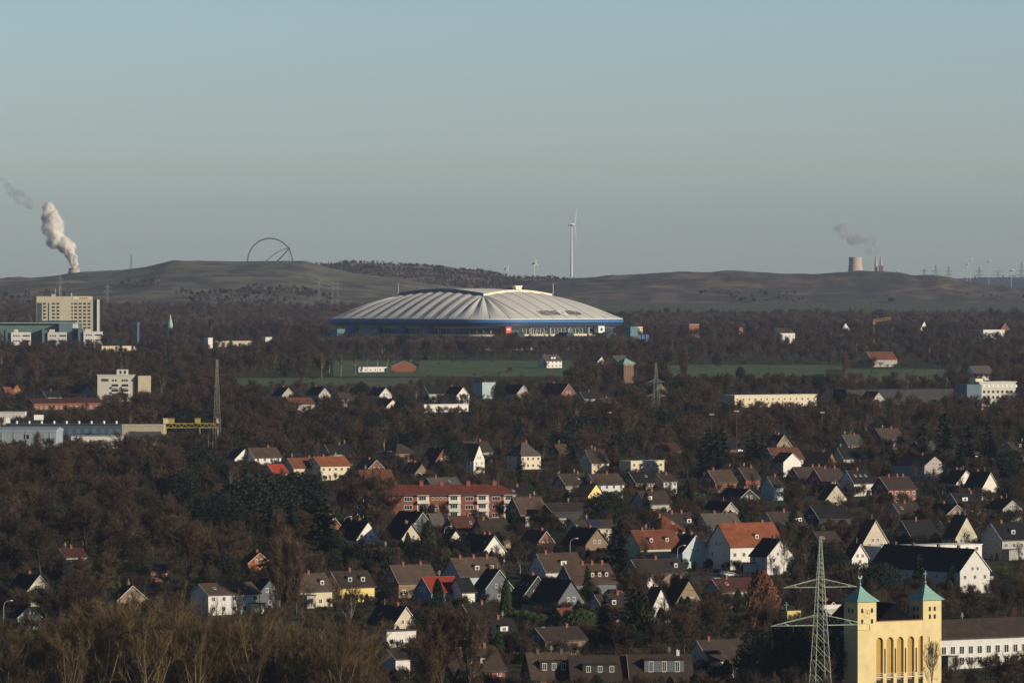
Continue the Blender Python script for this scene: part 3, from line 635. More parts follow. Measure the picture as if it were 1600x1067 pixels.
CLEAR.append((1316, 1478, 898, 1075, D)); HOUSES.append((cxm, D + 12, 24))
# right wing of the church
rw, L_, D_, wo_, ro_ = house('S', 1420, 1680, 978, 1020, 12, 11.5, 7.4, 'white', 'dbrown', 'long white parish hall with dark brown roof and dark windows joined to the church', cat='parish hall', name='parish_hall', chim=(), fw=15, gw=0, D=1640, ww=1.6, wh=2.1)
cr = thing('cross', 'small green cross on the pale yellow chapel wall', 'cross', (X(1229, 1700), 1700, Z(954, 1700)))
MB().box((0, 0, 1.1), (.2, .2, 2.4)).box((0, 0, 1.6), (1.1, .2, .2)).build('cross_beam', M_copper, cr)

# ------------------------------------------------------------------ red brick apartment block
D = D_top(757, 13); s = FPX / D
blk = thing('apartment_block', 'three storey red brick apartment block with red roof and white balconies', 'apartment block', (X(686, D), D, gz(D)), R(10))
L = 236 / s; W = 11; ev = 9.6
w_ = MB(); w_.box((0, 0, ev / 2 - 1), (L, W, ev + 2)); wall = w_.build('wall', WALL['brick'], blk)
m = MB(); lx, ly, rx = L / 2 + .7, W / 2 + .7, L / 2 - 5
m.add([(-lx, -ly, ev + .1), (lx, -ly, ev + .1), (lx, ly, ev + .1), (-lx, ly, ev + .1), (-rx, 0, 13), (rx, 0, 13)], [(0, 1, 5, 4), (1, 2, 5), (2, 3, 4, 5), (3, 0, 4), (0, 3, 2, 1)])
ro = m.build('roof', ROOF['brickred'], blk)
MB().box((0, -ly - .05, ev), (2 * lx, .16, .2)).build('gutter', M_chimd, ro)
def bx(px): return (px - 686) / s / math.cos(R(10))
for px in (617, 658, 689, 731, 772): chimney(ro, bx(px), -.2, 12.4, 1.7, M_chim, 1.3)
for fl in range(3):
    z = ev - 1.35 - fl * 2.85
    for px in (634, 771): window(wall, 2.9, 1.5, (bx(px), -W / 2 - .05, z), 0, bars=2)
    for px in (729,): window(wall, 2.9, 1.5, (bx(px), -W / 2 - .05, z), 0, bars=2)
    for k in range(4): window(wall, .85, 1.0, (bx(672.5 + 6.2 * k), -W / 2 - .05, z + .1), 0, bars=0)
    for px in (585, 560): window(wall, 2.2, 1.5, (bx(px), -W / 2 - .05, z), 0, bars=2)
    for px in (657, 706, 750, 792):
        xb = bx(px); b = MB()
        b.box((xb, -W / 2 - .55, z - 1.15), (4.2, 1.1, .9)).box((xb, -W / 2 - .03, z + .3), (4.2, .06, 2.0))
        if fl == 0: b.box((xb, -W / 2 - .5, z + 1.25), (4.2, 1.2, .16))
        bo = b.build('balcony', WALL['white'], wall)
        window(bo, 2.6, 1.5, (xb - .2, -W / 2 - .12, z + .2), 0, bars=2)
CLEAR.append((600, 804, 750, 800, D)); HOUSES.append((X(640, D), D, 14)); HOUSES.append((X(700, D), D, 14)); HOUSES.append((X(760, D), D, 14))

# ------------------------------------------------------------------ brick bell tower with green roof
D = 4050; s = FPX / D; bt = thing('bell_tower', 'square red brick bell tower with shallow green copper roof', 'tower', (X(977, D), D, gz(D)), R(34))
w = 26 / s / (C34 + S34); h = CAMZ - gz(D) - (568 - EYE) / s
b = MB().box((0, 0, h / 2 - 1), (w, w, h + 2)); to = b.build('shaft', WALL['dbrick'], bt)
for z_, hh in ((h - 4.2, 6), (h - 12.5, 6)):
    for k in (-1, 0, 1):
        MB().box((k * 1.9, -w / 2 - .06, z_), (.8, .14, hh)).build('louvre_window', WALL['slate'], to)
        MB().box((w / 2 + .06, k * 1.9, z_), (.14, .8, hh)).build('louvre_window', WALL['slate'], to)
MB().box((0, 0, h - .4), (w + .6, w + .6, .5)).build('cornice', WALL['beige'], to)
r_ = MB(); o_ = w / 2 + 1.2; r_.add([(-o_, -o_, h), (o_, -o_, h), (o_, o_, h), (-o_, o_, h), (-.8, -.8, h + 3), (.8, -.8, h + 3), (.8, .8, h + 3), (-.8, .8, h + 3)], [(0, 1, 5, 4), (1, 2, 6, 5), (2, 3, 7, 6), (3, 0, 4, 7), (4, 5, 6, 7), (3, 2, 1, 0)])
ro = r_.build('roof', M_copper, bt); MB().tube((0, 0, h + 3), (0, 0, h + 6), .1).box((0, 0, h + 5.2), (1.2, .15, .15)).build('cross', M_dark, ro)
CLEAR.append((963, 992, 556, 602, D))

# ------------------------------------------------------------------ hotel tower, office block, white tower block, hospital
D = 5900; s = FPX / D
hb = thing('hotel', 'tall beige hotel tower with rows of dark square windows', 'hotel', (X(106, D), D, gz(D)), R(8))
def hx(px): return (px - 106) / s
def hz(py): return Z(py, D) - gz(D)
M_hot = mat('beige_panel', (0.50, 0.45, 0.34), var=.05, scale=.1)
M_tglass = mat('green_glass', (0.05, 0.09, 0.10), rough=.3, var=.15, scale=.2)
b = MB(); zt = hz(463); b.box(((hx(57) + hx(145)) / 2, 8, zt / 2), (hx(145) - hx(57), 16, zt)); z2 = hz(468)
wl = b.build('wall', M_hot, hb)
b = MB(); b.box(((hx(145) + hx(151)) / 2 + .1, 8, z2 / 2), (hx(151) - hx(145), 15.4, z2)); b.build('glazed_strip', M_tglass, hb)
b = MB(); b.box(((hx(151) + hx(155)) / 2 + .2, 7, z2 / 2), (hx(155) - hx(151), 18, z2)); b.build('end_wall', WALL['white'], hb)
b = MB(); b.box(((hx(58) + hx(65.5)) / 2, -.1, hz(473) / 2), (hx(65.5) - hx(58), .3, hz(473))); b.build('glazed_strip', M_tglass, wl)
b = MB(); b.box((hx(76), -.1, hz(473) / 2), (1.1, .3, hz(473))); b.build('recess_strip', M_dark, wl)
b = MB(); b.box(((hx(114) + hx(143)) / 2, -.15, hz(465.6)), (hx(143) - hx(114), .3, 2.6)); sgn = b.build('roof_sign', WALL['cream'], wl)
b = MB()
for k in range(9): b.box((hx(124.5 + k * 1.5), -.35, hz(466.2) + (.2 if k % 3 else .45)), (.55, .1, .9 if k % 3 else 1.4))
b.build('sign_script', M_dark, sgn)
WH = MB().box((0, 0, 0), (2.6, .14, 1.7)).mesh('window', M_glass)
WN = MB().box((0, 0, 0), (1.3, .14, 1.7)).mesh('window', M_glass)
for px, r0, r1 in ((69.5, 0, 5), (83.5, 0, 8), (90.5, 0, 8), (112.8, 0, 8), (118.4, 0, 8), (125.3, 0, 8), (132.3, 0, 8), (139.2, 0, 8)):
    for k in range(r0, r1): link('window', WN if px == 112.8 else WH, wl, (hx(px), -.07, hz(474.6 + 5.4 * k)))
b = MB().box((hx(84), 6, zt + 1), (4, 4, 2)).tube((hx(87), 6, zt + 2), (hx(87), 6, zt + 7), .3).tube((hx(94), 6, zt), (hx(94), 6, zt + 9), .25).tube((hx(112), 6, zt), (hx(112), 6, zt + 3), .8)
b.build('roof_plant', M_conc, hb)
b = MB().box((hx(88), -6, hz(500) / 2 - .5), (hx(118) - hx(60), 8, hz(500))); b.build('podium', M_tglass, hb)
CLEAR.append((54, 158, 460, 520, D))
D = 5600; s = FPX / D
ob = thing('office_building', 'low modern clinic with green glass roofs and white window blocks below the hotel', 'office building', (X(60, D), D, gz(D)), R(6))
def ox(px): return (px - 60) / s
def oz(py): return Z(py, D) - gz(D)
M_grn = mat('green_tinted_glazing', (0.10, 0.17, 0.155), rough=.35, var=.15, scale=.15)
M_blu = mat('blue_grey_panel', (0.11, 0.16, 0.20), rough=.6, var=.1)
b = MB().box((ox(55), 22, oz(506) / 2), (ox(118) - ox(-30), 14, oz(506))); b.build('glass_hall', M_grn, ob)
b = MB().box((ox(50), 21, oz(505) + .2), (ox(120) - ox(-40), 20, .5)); b.build('glass_roof', mat('pale_green_roof', (.36, .43, .4)), ob)
b = MB().box((ox(103), 10, oz(506) / 2), (ox(113) - ox(92), 10, oz(506) + .4)); b.build('stair_block', M_blu, ob)
b = MB().box((ox(118.5), 12, oz(509.5)), (9 / s, 6, 7 / s)); b.build('plant_room', WALL['white'], ob)
for k, (a, c, t) in enumerate(((17, 48, 519), (74, 104, 519), (130, 160, 518))):
    b = MB().box((ox((a + c) / 2), 0, oz(t) / 2), ((c - a) / s, 14, oz(t))); wb = b.build('white_block', WALL['white'], ob)
    b = MB().box((ox(a) - 2.5, 6, oz(t - 4) / 2), (4.5, 22, oz(t - 4))); b.build('glazed_link', M_grn if k == 0 else M_blu, ob)
    MB().box((ox(a) + 4, 3, oz(t) + 1.2), (5, 7, 2.4)).build('roof_hut', WALL['cream'], wb)
    for j in range(3):
        for i in range(7):
            if i in (3,): continue
            ln = 1.2 if i < 5 else 2.6
            MB().box((ox(a + 4.5 + i * 3.7), -7.05, oz(t + 5.5 + j * 8)), (ln, .12, 1.3)).build('window', M_glass, wb)
b = MB().box((ox(0), 6, oz(514) / 2), (ox(14) - ox(-30), 20, oz(514))); b.build('side_wing', M_grn, ob)
CLEAR.append((0, 162, 503, 540, D))
D = D_base(628); s = FPX / D
tb = thing('tower_block', 'white five storey block of flats with dark balconies and rooftop hut', 'tower block', (X(190, D), D, gz(D)), R(3))
def tz(py): return Z(py, D) - gz(D)
M_pale = mat('pale_render', (0.60, 0.58, 0.50), var=.05, scale=.2)
h = tz(586)
b = MB().box((-3.2, 0, h / 2), (54 / s / .94, 11, h)); wl = b.build('wall', M_pale, tb)
b = MB().box((14.6 / 2 + 5.6, -1.0, h / 2 - .2), (7.2, 13, h - .4)); wr = b.build('end_wing', WALL['cream'], tb)
b = MB().box((.5, 0, h + 1.6), (6.5, 5, 3.2)); ph = b.build('rooftop_hut', M_pale, tb)
MB().box((-.6, -2.56, h + 1.6), (1.1, .12, 1.8)).box((1.9, -2.56, h + 1.6), (1.1, .12, 1.8)).build('window', M_glass, ph)
b = MB().box((-3.2, 0, h + .15), (54 / s / .94 + .8, 12, .3)); b.build('roof', WALL['white'], tb)
for k in range(6):
    z = tz(602) - k * 2.9
    if z < 1: break
    for xx in (-3.6, 2.0):
        bo = MB().box((xx, -5.58, z), (3.6, .2, 1.4)).build('balcony', M_glass, wl); MB().box((xx, -6.0, z - 1.0), (3.9, 1.0, .8)).build('parapet', WALL['white'], bo)
for xx in (-4.8, -3.2, .6, 1.9, 3.1, 6): MB().box((xx, -5.56, tz(594)), (.8, .14, 1.1)).build('window', M_glass, wl)
MB().box((-9.3, -5.56, tz(593.5)), (4, .2, 1.5)).build('balcony', M_dark, wl)
for k in range(4):
    for yy in (-4.5, -1, 2.5): MB().box((12.9 + 3.6, yy, tz(597) - k * 2.9), (.12, 1.2, 1.3)).build('window', M_glass, wr)
CLEAR.append((154, 228, 581, 618, D)); HOUSES.append((X(190, D), D, 18))
D = D_base(640); s = FPX / D
hp = thing('hospital', 'long pale flat roofed hospital with dark blue left wing', 'hospital', (X(1540, D), D, gz(D)), R(20))
def qz(py): return Z(py, D) - gz(D)
b = MB().box((4, 0, qz(597) / 2), (58 / s / .94, 14, qz(597))); wl = b.build('wall', M_pale, hp)
b = MB().box((-12.5, -5, qz(600) / 2), (25 / s, 16, qz(600))); b.build('dark_wing', M_blu, hp)
b = MB().box((-5, 1, qz(594) / 2 + .5), (13 / s, 8, qz(591.5))); b.build('lift_tower', WALL['cream'], hp)
b = MB().box((4, 0, qz(597) + .2), (58 / s / .94 + 1, 15, .4)); b.build('roof', WALL['white'], hp)
for k in range(6):
    z = qz(603) - k * 3.0
    if z < 1: break
    for i in range(8): MB().box((-4 + i * 2.7, -7.06, z), (1.2, .14, 1.4)).build('window', M_frame if k == 0 else M_glass, wl)
CLEAR.append((1490, 1576, 589, 622, D)); HOUSES.append((X(1540, D), D, 18))
# ------------------------------------------------------------------ industrial yard on the left
M_shed = mat('blue_grey_shed', (0.07, 0.10, 0.14), rough=.6, var=.15, scale=.1)
M_lroof = mat('pale_metal_roof', (0.32, 0.37, 0.41), rough=.5, var=.1, scale=.1)
M_yell = mat('yellow_crane_paint', (0.42, 0.34, 0.08), rough=.6, var=.1)
def slab(name, l, r, yt, yb, dep, m, label, cat, D, rz=0.0):
    s = FPX / D; h = Z(yt, D) - gz(D)
    o = thing(name, label, cat, (X((l + r) / 2, D), D, gz(D)), rz)
    w = MB().box((0, 0, h / 2 - .5), ((r - l) / s, dep, h + 1)).build('wall', m, o)
    CLEAR.append((l, r, yt, yb, D)); HOUSES.append((X((l + r) / 2, D), D, (r - l) / s / 2))
    return o, w, h, (r - l) / s
o, w, h, L = slab('factory_hall', 17, 192, 663, 680, 16, M_shed, 'long dark blue factory hall with small roof vents', 'factory', D_base(690))
MB().box((0, 0, h + .2), (L + .6, 17, .4)).build('roof', M_dark, o)
for k in range(9): MB().lathe([(.5, 0), (.5, .7), (.7, .8), (.5, 1.2), (.1, 1.3)], 8, (-L / 2 + L * (k + .5) / 9, -3, h + .4)).build('roof_vent', M_white, o)
for k in range(14): MB().box((-L / 2 + L * (k + .5) / 14, -8.05, h - 3), (2.2, .12, 2.2)).build('window', M_blu, w)
o, w, h, L = slab('warehouse', -20, 93, 671, 688, 22, M_lroof, 'pale blue metal warehouse at the left edge', 'warehouse', D_base(705), R(-4))
MB().prism([(-11.2, h - 1), (11.2, h - 1), (11.2, h + .1), (0, h + 1.2), (-11.2, h + .1)], -L / 2 - .3, L / 2 + .3).build('roof', M_lroof, o)
MB().box((3, -11.06, h - 3), (2.2, .12, 2)).build('window', M_glass, w)
for k in range(6): MB().box((-L / 2 + L * (k + .5) / 6, -11.1, h / 2), (.3, .2, h)).build('rib', M_conc, w)
o, w, h, L = slab('loading_hall', 192, 257, 664, 684, 14, WALL['beige'], 'beige concrete hall with one wide dark recess', 'factory', D_base(694))
MB().box((1, -7.06, h - 4.2), (L * .78, .14, 2.8)).build('recess', M_dark, w)
MB().box((0, 0, h + .15), (L + .5, 14.6, .3)).build('roof', WALL['cream'], o)
o, w, h, L = slab('storage_hall', 112, 192, 681, 686, 8, WALL['white'], 'low white storage hall in front of the dark blue factory', 'warehouse', D_base(700))
MB().box((0, 0, h + .15), (L + .5, 8.6, .3)).build('roof', M_lroof, o)
o, w, h, L = slab('storage_hall', -10, 40, 644, 650, 10, WALL['white'], 'pale flat roof at the left edge above the billboards', 'warehouse', D_base(672))
MB().box((0, 0, h + .15), (L + .5, 10.6, .3)).build('roof', WALL['white'], o)
D = D_base(693); s = FPX / D
g = thing('gantry_crane', 'yellow lattice gantry crane beside the beige hall', 'crane', (X(300, D), D, gz(D)))
h = Z(668, D) - gz(D); b = MB(); L = 88 / s
for zz in (h, h + 1.9):
    for yy in (-1, 1): b.tube((-L / 2, yy, zz), (L / 2, yy, zz), .22, n=4)
nb = 16
for k in range(nb):
    x0 = -L / 2 + L * k / nb; x1 = -L / 2 + L * (k + 1) / nb
    for yy in (-1, 1): b.tube((x0, yy, h if k % 2 else h + 1.9), (x1, yy, h + 1.9 if k % 2 else h), .12, n=4)
b.build('girder', M_yell, g)
for xx in (-L / 2 + 1, L * .14, L / 2 - 1):
    b = MB(); b.tube((xx, -3, 0), (xx, -1, h), .3, n=4).tube((xx, 3, 0), (xx, 1, h), .3, n=4).tube((xx, -2.4, h * .4), (xx, 2.4, h * .4), .2, n=4); b.build('leg', M_yell, g)
for xx in (-L / 2 + 3.5, -L / 2 + 1, L * .1, L / 2 - .5):
    b = MB(); b.box((xx, 0, h + 3), (2.4, 3, 2.2)); b.box((xx, 0, h + 4.2), (2.8, 3.4, .2)); b.build('trolley', M_yell if xx > -10 and xx < 10 else WALL['cream'], g)
CLEAR.append((256, 345, 658, 680, D))
for px, yt, yb_, w_, lb in ((60.5, 648, 656, 15, 'large white billboard above the dark blue factory'), (12.5, 653, 661, 7, 'small white billboard near the left edge')):
    D = D_base(672 if w_ > 10 else 680); s = FPX / D; zc = Z((yt + yb_) / 2, D) - gz(D)
    o = thing('billboard', lb, 'billboard', (X(px, D), D, gz(D)), R(10))
    MB().box((0, 0, zc), (w_ / s, .4, (yb_ - yt) / s)).build('panel', M_white, o)
    MB().tube((-.8, .3, 0), (-.8, .3, zc), .2).tube((.8, .3, 0), (.8, .3, zc), .2).build('post', M_dark, o)
    CLEAR.append((px - w_ / 2, px + w_ / 2, yt, yb_, D))
# ------------------------------------------------------------------ the arena
AD = 5550; AY = R(-45)
ar = thing('arena', 'vast oval stadium with pleated white membrane roof, blue eaves band and glazed front', 'stadium', (X(743, AD), AD, 0), AY)
A_, B_, RC = 112.0, 93.0, 45.0; Ar, Br = 51.5, 41.5
ZE, ZR = 81.0, 100.4
M_memb = mat('membrane', (0.62, 0.61, 0.57), rough=.75, var=.06, scale=.05, detail=6)
M_ablue = mat('eaves_blue', (0.04, 0.16, 0.42), rough=.5, var=.08, scale=.2)
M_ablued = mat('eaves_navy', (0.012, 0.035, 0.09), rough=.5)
M_aglass = mat('arena_glass', (0.035, 0.06, 0.075), rough=.25, var=.3, scale=.3, detail=6)
M_cream = mat('rim_cream', (0.74, 0.69, 0.55), var=.05)
NA = 20
def perim(off=0.0, sub=90):
    """outline of the rounded rectangle: list of (outer xy, ring xy, side tag, t)"""
    out = []; a, b, r = A_ - off, B_ - off, max(1, RC - off)
    segs = [('L', (-A_ + RC, -1), (A_ - RC, -1)), ('R', None, None)]
    def arc(cx_, cy_, t0, ring, tagn):
        for k in range(NA): 
            t = t0 + (math.pi / 2) * k / NA; out.append((cx_ + r * math.cos(t), cy_ + r * math.sin(t), ring[0], ring[1], tagn, k / NA))
    def side(x0, y0, x1, y1, rx0, ry0, rx1, ry1, tagn, n=sub):
        for k in range(n):
            u = k / n; out.append((x0 + (x1 - x0) * u, y0 + (y1 - y0) * u, rx0 + (rx1 - rx0) * u, ry0 + (ry1 - ry0) * u, tagn, u))
    ca, cb = A_ - RC, B_ - RC
    side(-ca, -b, ca, -b, -Ar, -Br, Ar, -Br, 'L'); arc(ca, -cb, -math.pi / 2, (Ar, -Br), 'c1')
    side(a, -cb, a, cb, Ar, -Br, Ar, Br, 'R'); arc(ca, cb, 0, (Ar, Br), 'c2')
    side(ca, b, -ca, b, Ar, Br, -Ar, Br, 'B'); arc(-ca, cb, math.pi / 2, (-Ar, Br), 'c3')
    side(-a, cb, -a, -cb, -Ar, Br, -Ar, -Br, 'W'); arc(-ca, -cb, math.pi, (-Ar, -Br), 'c4')
    return out
def ringz(tagn, t):
    return ZR + (3.6 * math.sin(math.pi * t) if tagn in 'LRBW' else 0)
def roofpt(p, v):
    x0, y0, x1, y1, tg, t = p
    x = x0 + (x1 - x0) * v; y = y0 + (y1 - y0) * v
    z = ZE + (ringz(tg, t) - ZE) * (1 - (1 - v) ** 1.28)
    env = min(1, v * 5 + .25) * min(1, (1 - v) * 4 + .55)
    if tg in 'LB': q = (t * 9) % 1; z += 1.35 * env * (q / .72 if q < .72 else (1 - q) / .28) * .75 - .55 * env
    elif tg in 'RW': q = (t * 6) % 1; z += .35 * env * (abs(q - .5) * 2)
    else: q = (t * 4) % 1; z += 1.9 * math.sin(math.pi * v) * (1 - abs(2 * q - 1)) - 1.0 * math.sin(math.pi * v)
    return (x, y, z)
P = perim(); NV = 16
vs = [roofpt(p, j / NV) for j in range(NV + 1) for p in P]; n = len(P)
fs = [(j * n + i, j * n + (i + 1) % n, (j + 1) * n + (i + 1) % n, (j + 1) * n + i) for j in range(NV) for i in range(n)]
rf = MB().add(vs, fs).build('roof', M_memb, ar)
sp = MB()       # seams: thin cables along the pleat crests
for i, p in enumerate(P):
    tg, t = p[4], p[5]
    on = (tg in 'LB' and abs((t * 9) % 1 - .62) < .025 * 2.2) or (tg in 'RW' and ((t * 6) % 1) < .06) or (tg[0] == 'c' and (t * 4) % 1 < .04)
    if on:
        for j in range(NV):
            a, b = roofpt(p, j / NV), roofpt(p, (j + 1) / NV); sp.tube((a[0], a[1], a[2] + .12), (b[0], b[1], b[2] + .12), .22, n=4, cap=False)
sp.build('seam_cable', mat('seam_grey', (.42, .40, .36)), rf)
def band(name, off, z0, z1, m, parent=ar, top=False):
    Q = perim(off); n = len(Q); vs = [(q[0], q[1], z0) for q in Q] + [(q[0], q[1], z1) for q in Q]
    fs = [(i, (i + 1) % n, n + (i + 1) % n, n + i) for i in range(n)] + [tuple(range(n))[::-1], tuple(range(n, 2 * n))]
    return MB().add(vs, fs).build(name, m, parent)
band('eaves_lip', -1.2, ZE - .5, ZE + .1, M_white)
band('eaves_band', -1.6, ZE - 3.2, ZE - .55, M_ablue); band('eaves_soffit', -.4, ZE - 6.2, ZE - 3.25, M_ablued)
band('upper_band', 5, ZE - 8.0, ZE - 6.25, WALL['cream']); gl = band('glass_front', 7, ZE - 13.0, ZE - 8.02, M_aglass)
band('concourse_band', 5.2, ZE - 14.8, ZE - 13.02, WALL['cream']); band('lower_glass', 7.5, ZE - 17.4, ZE - 14.82, M_aglass)
band('base_band', 5.5, 52, ZE - 17.42, mat('base_concrete', (.33, .31, .28)))
fr = MB()
for side, rng_ in (('L', range(0, 90, 5)), ('R', range(0, 90, 4))):
    Q = [q for q in perim(6.6) if q[4] == side]
    for k in rng_: fr.box((Q[k][0], Q[k][1], ZE - 10.5), (.35, .35, 5.0))
fr.build('mullion', M_white, gl)
pl = MB()
for side, rng_ in (('L', range(0, 90, 15)), ('R', range(7, 90, 22))):
    Q = [q for q in perim(4.2) if q[4] == side]
    for k in rng_: pl.tube((Q[k][0], Q[k][1], 56), (Q[k][0], Q[k][1], ZE - 6.2), .7, n=8)
pl.build('column', WALL['grey'], ar)
# spectators' terraces behind the glass read as pale specks: seat rows
st = MB(); Q = [q for q in perim(6.4) if q[4] in ('R', 'c1')]
rr = random.Random(3)
for q in Q[::2]:
    for k in range(2):
        if rr.random() < .6: st.box((q[0], q[1], ZE - 12.6 + rr.random() * 2.6), (.9, .9, .5 + rr.random()))
st.build('balcony_rail', WALL['grey'], gl)
# ring beams, raised flat roof and cap
rb = MB(); Q = [p for p in P]; inner = []
for p in Q: inner.append((p[2], p[3], ringz(p[4], p[5])))
def rim(tagn, hgt, m, name, sc_=1.0):
    pts = [(p[2] * 1.01, p[3] * 1.01, ringz(p[4], p[5])) for p in P if p[4] == tagn]
    pts.append({'L': (Ar * 1.01, -Br * 1.01, ZR), 'R': (Ar * 1.01, Br * 1.01, ZR), 'B': (-Ar * 1.01, Br * 1.01, ZR), 'W': (-Ar * 1.01, -Br * 1.01, ZR)}[tagn])
    b = MB()
    for i in range(len(pts) - 1):
        a, c = pts[i], pts[i + 1]; b.add([(a[0], a[1], a[2] - .8), (c[0], c[1], c[2] - .8), (c[0], c[1], c[2] + hgt), (a[0], a[1], a[2] + hgt),
                                          (a[0] * .93, a[1] * .93, a[2] - .8), (c[0] * .93, c[1] * .93, c[2] - .8), (c[0] * .93, c[1] * .93, c[2] + hgt), (a[0] * .93, a[1] * .93, a[2] + hgt)],
                                         [(0, 1, 2, 3), (3, 2, 6, 7), (5, 4, 7, 6)])
    return b.build(name, m, ar)
rim('R', 1.8, M_cream, 'ring_beam'); rim('L', 2.6, M_blu, 'ring_beam'); rim('B', 3.0, M_dark, 'ring_beam'); rim('W', 1.6, M_dark, 'ring_beam')
vs = []; N1, N2 = 72, 24
for j in range(N2 + 1):
    for i in range(N1 + 1):
        u, v = i / N1, j / N2; x = -Ar * .97 + 2 * Ar * .97 * u; y = -Br * .97 + 2 * Br * .97 * v
        z = ZR + 1.0 + 3.6 * math.sin(math.pi * u) * (1 if 1 else 0) * (.55 + .45 * v) + 1.8 * math.sin(math.pi * v) * math.sin(math.pi * u)
        q = (u * 6) % 1; z += 1.3 * (q / .7 if q < .7 else (1 - q) / .3) * (.4 + .6 * (1 - v)); vs.append((x, y, z))
fs = [(j * (N1 + 1) + i, j * (N1 + 1) + i + 1, (j + 1) * (N1 + 1) + i + 1, (j + 1) * (N1 + 1) + i) for j in range(N2) for i in range(N1)]
MB().add(vs, fs).build('sliding_roof', M_memb, ar)
MB().prism([(-3.4, 105.4), (3.4, 105.4), (3.4, 107.6), (5, 109.2), (-5, 109.2), (-3.4, 107.6)], Ar - 2.5, Ar + 1.6).build('vent_cap', M_cream, ar)
for lx_, ly_ in ((-Ar - 1, -Br - 1), (Ar + 1, Br + 1)): MB().tube((lx_, ly_, ZR - 3), (lx_, ly_, ZR + 11), .35, n=6).build('mast', M_conc, ar)
# lettering on the right hand roof slope
def on_roof(tx, ty):
    t = (tx + (B_ - RC)) / (2 * (B_ - RC)); v = ty
    x = A_ + (Ar - A_) * v; y0 = tx; y = y0 + (y0 * Br / (B_ - RC) - y0) * v
    z = ZE + (ringz('R', min(1, max(0, t))) - ZE) * (1 - (1 - v) ** 1.28)
    return (x, y, z)
def roof_text(txt, y0, y1, v0, v1, m):
    cu = bpy.data.curves.new('lettering', 'FONT'); cu.body = txt; cu.offset = .02; o = bpy.data.objects.new('lettering', cu); COL.objects.link(o)
    bpy.context.view_layer.update(); dg = bpy.context.evaluated_depsgraph_get(); me = bpy.data.meshes.new_from_object(o.evaluated_get(dg)); bpy.data.objects.remove(o)
    xs = [v.co.x for v in me.vertices]; ys = [v.co.y for v in me.vertices]; x0, x1, b0, b1 = min(xs), max(xs), min(ys), max(ys)
    for v in me.vertices:
        a = on_roof(y0 + (y1 - y0) * (v.co.x - x0) / (x1 - x0), v0 + (v1 - v0) * (v.co.y - b0) / (b1 - b0)); v.co = (a[0] + .1, a[1], a[2] + .75)
    me.materials.clear(); me.materials.append(m); return link('lettering', me, rf)
M_let = mat('letter_grey', (0.07, 0.07, 0.08), var=.1)
roof_text('VELTINS', -25, -2.5, .09, .22, M_let); roof_text('ARENA', 9, 26, .09, .22, M_let)
b = MB(); c = [on_roof(3.2 + 4.6 * math.cos(t), .155 + .085 * math.sin(t)) for t in np.linspace(0, 2 * math.pi, 20, endpoint=False)]
b.add([(q[0] + .1, q[1], q[2] + .7) for q in c], [tuple(range(20))]); b.build('emblem', M_white, rf)
roof_text('V', 1.6, 4.8, .12, .19, M_let)
# signs, stair towers
def side_pt(off, tagn, t):
    Q = [q for q in perim(off) if q[4] == tagn]; return Q[min(len(Q) - 1, int(t * len(Q)))]
q = side_pt(2.5, 'c1', .72); MB().box((q[0], q[1], ZE - 9.3), (6.5, 6.5, 5.4), ).build('sign_board', mat('sign_red', (.62, .12, .09)), ar)
MB().box((q[0] + 3.3, q[1] - .2, ZE - 8.8), (.1, 4.2, 1.2)).build('sign_script', M_white, ar)
q = side_pt(1.5, 'R', .93); sb = MB().box((q[0], q[1], ZE - 9.3), (5, 7.5, 5.8)).build('sign_board', M_white, ar)
MB().tube((q[0] + 2.5, q[1], ZE - 9.3), (q[0] + 2.62, q[1], ZE - 9.3), 1.5, n=16).build('sign_emblem', M_let, sb)
for t_ in (.05, .28, .5, .76): 
    q = side_pt(3.2, 'L', t_); MB().box((q[0], q[1], ZE - 9.5), (7, 3, 5.2)).build('sign_board', mat('sign_blue', (.10, .20, .45)), ar)
for t_, tn in ((.8, 'c1'), (.45, 'R'), (.97, 'R')):
    q = side_pt(-3, tn, t_); b = MB(); b.box((q[0], q[1], ZE - 17.5), (11, 11, 6)); b.prism([(-5, ZE - 14.5), (5, ZE - 14.5), (3, ZE - 11.5), (-3, ZE - 11.5)], q[0] - 5.5, q[0] + 5.5)
    b.v[-8:] = [(x_, y_ + q[1], z_) for x_, y_, z_ in b.v[-8:]]; b.build('entrance_pavilion', M_aglass, ar)
for dx_, dy_, w_, zt_ in ((74, 70, 9, 74), (-60, -108, 9, 72)):
    b = MB().box((dx_ + 45 if dx_ > 0 else dx_, dy_, (50 + zt_) / 2), (w_, w_, zt_ - 50)); b.build('stair_tower', mat('teal_glass', (.10, .20, .22), rough=.3), ar)
b = MB().prism([(-12, 50), (4, 50), (16, 72), (-6, 72)], -30, -26); b.v = [(y_ - 40, x_ - 66, z_) for x_, y_, z_ in b.v]; b.build('entrance_ramp', mat('ramp_grey', (.3, .34, .36)), ar)
CLEAR.append((512, 988, 445, 521, AD - 130))
for k, px in enumerate((998, 1004, 1010)):
    D = 5250; o = thing('flag', ('leftmost', 'middle', 'rightmost')[k] + ' of three blue and white flags right of the arena', 'flag', (X(px, D), D, gz(D)), group='flags beside the arena')
    h = Z(523, D) - gz(D); MB().tube((0, 0, 0), (0, 0, h + .5), .12).build('pole', M_white, o); MB().box((1.1, 0, h - 3), (2.1, .06, 6)).build('cloth', mat('flag_blue', (.08, .2, .5)), o)

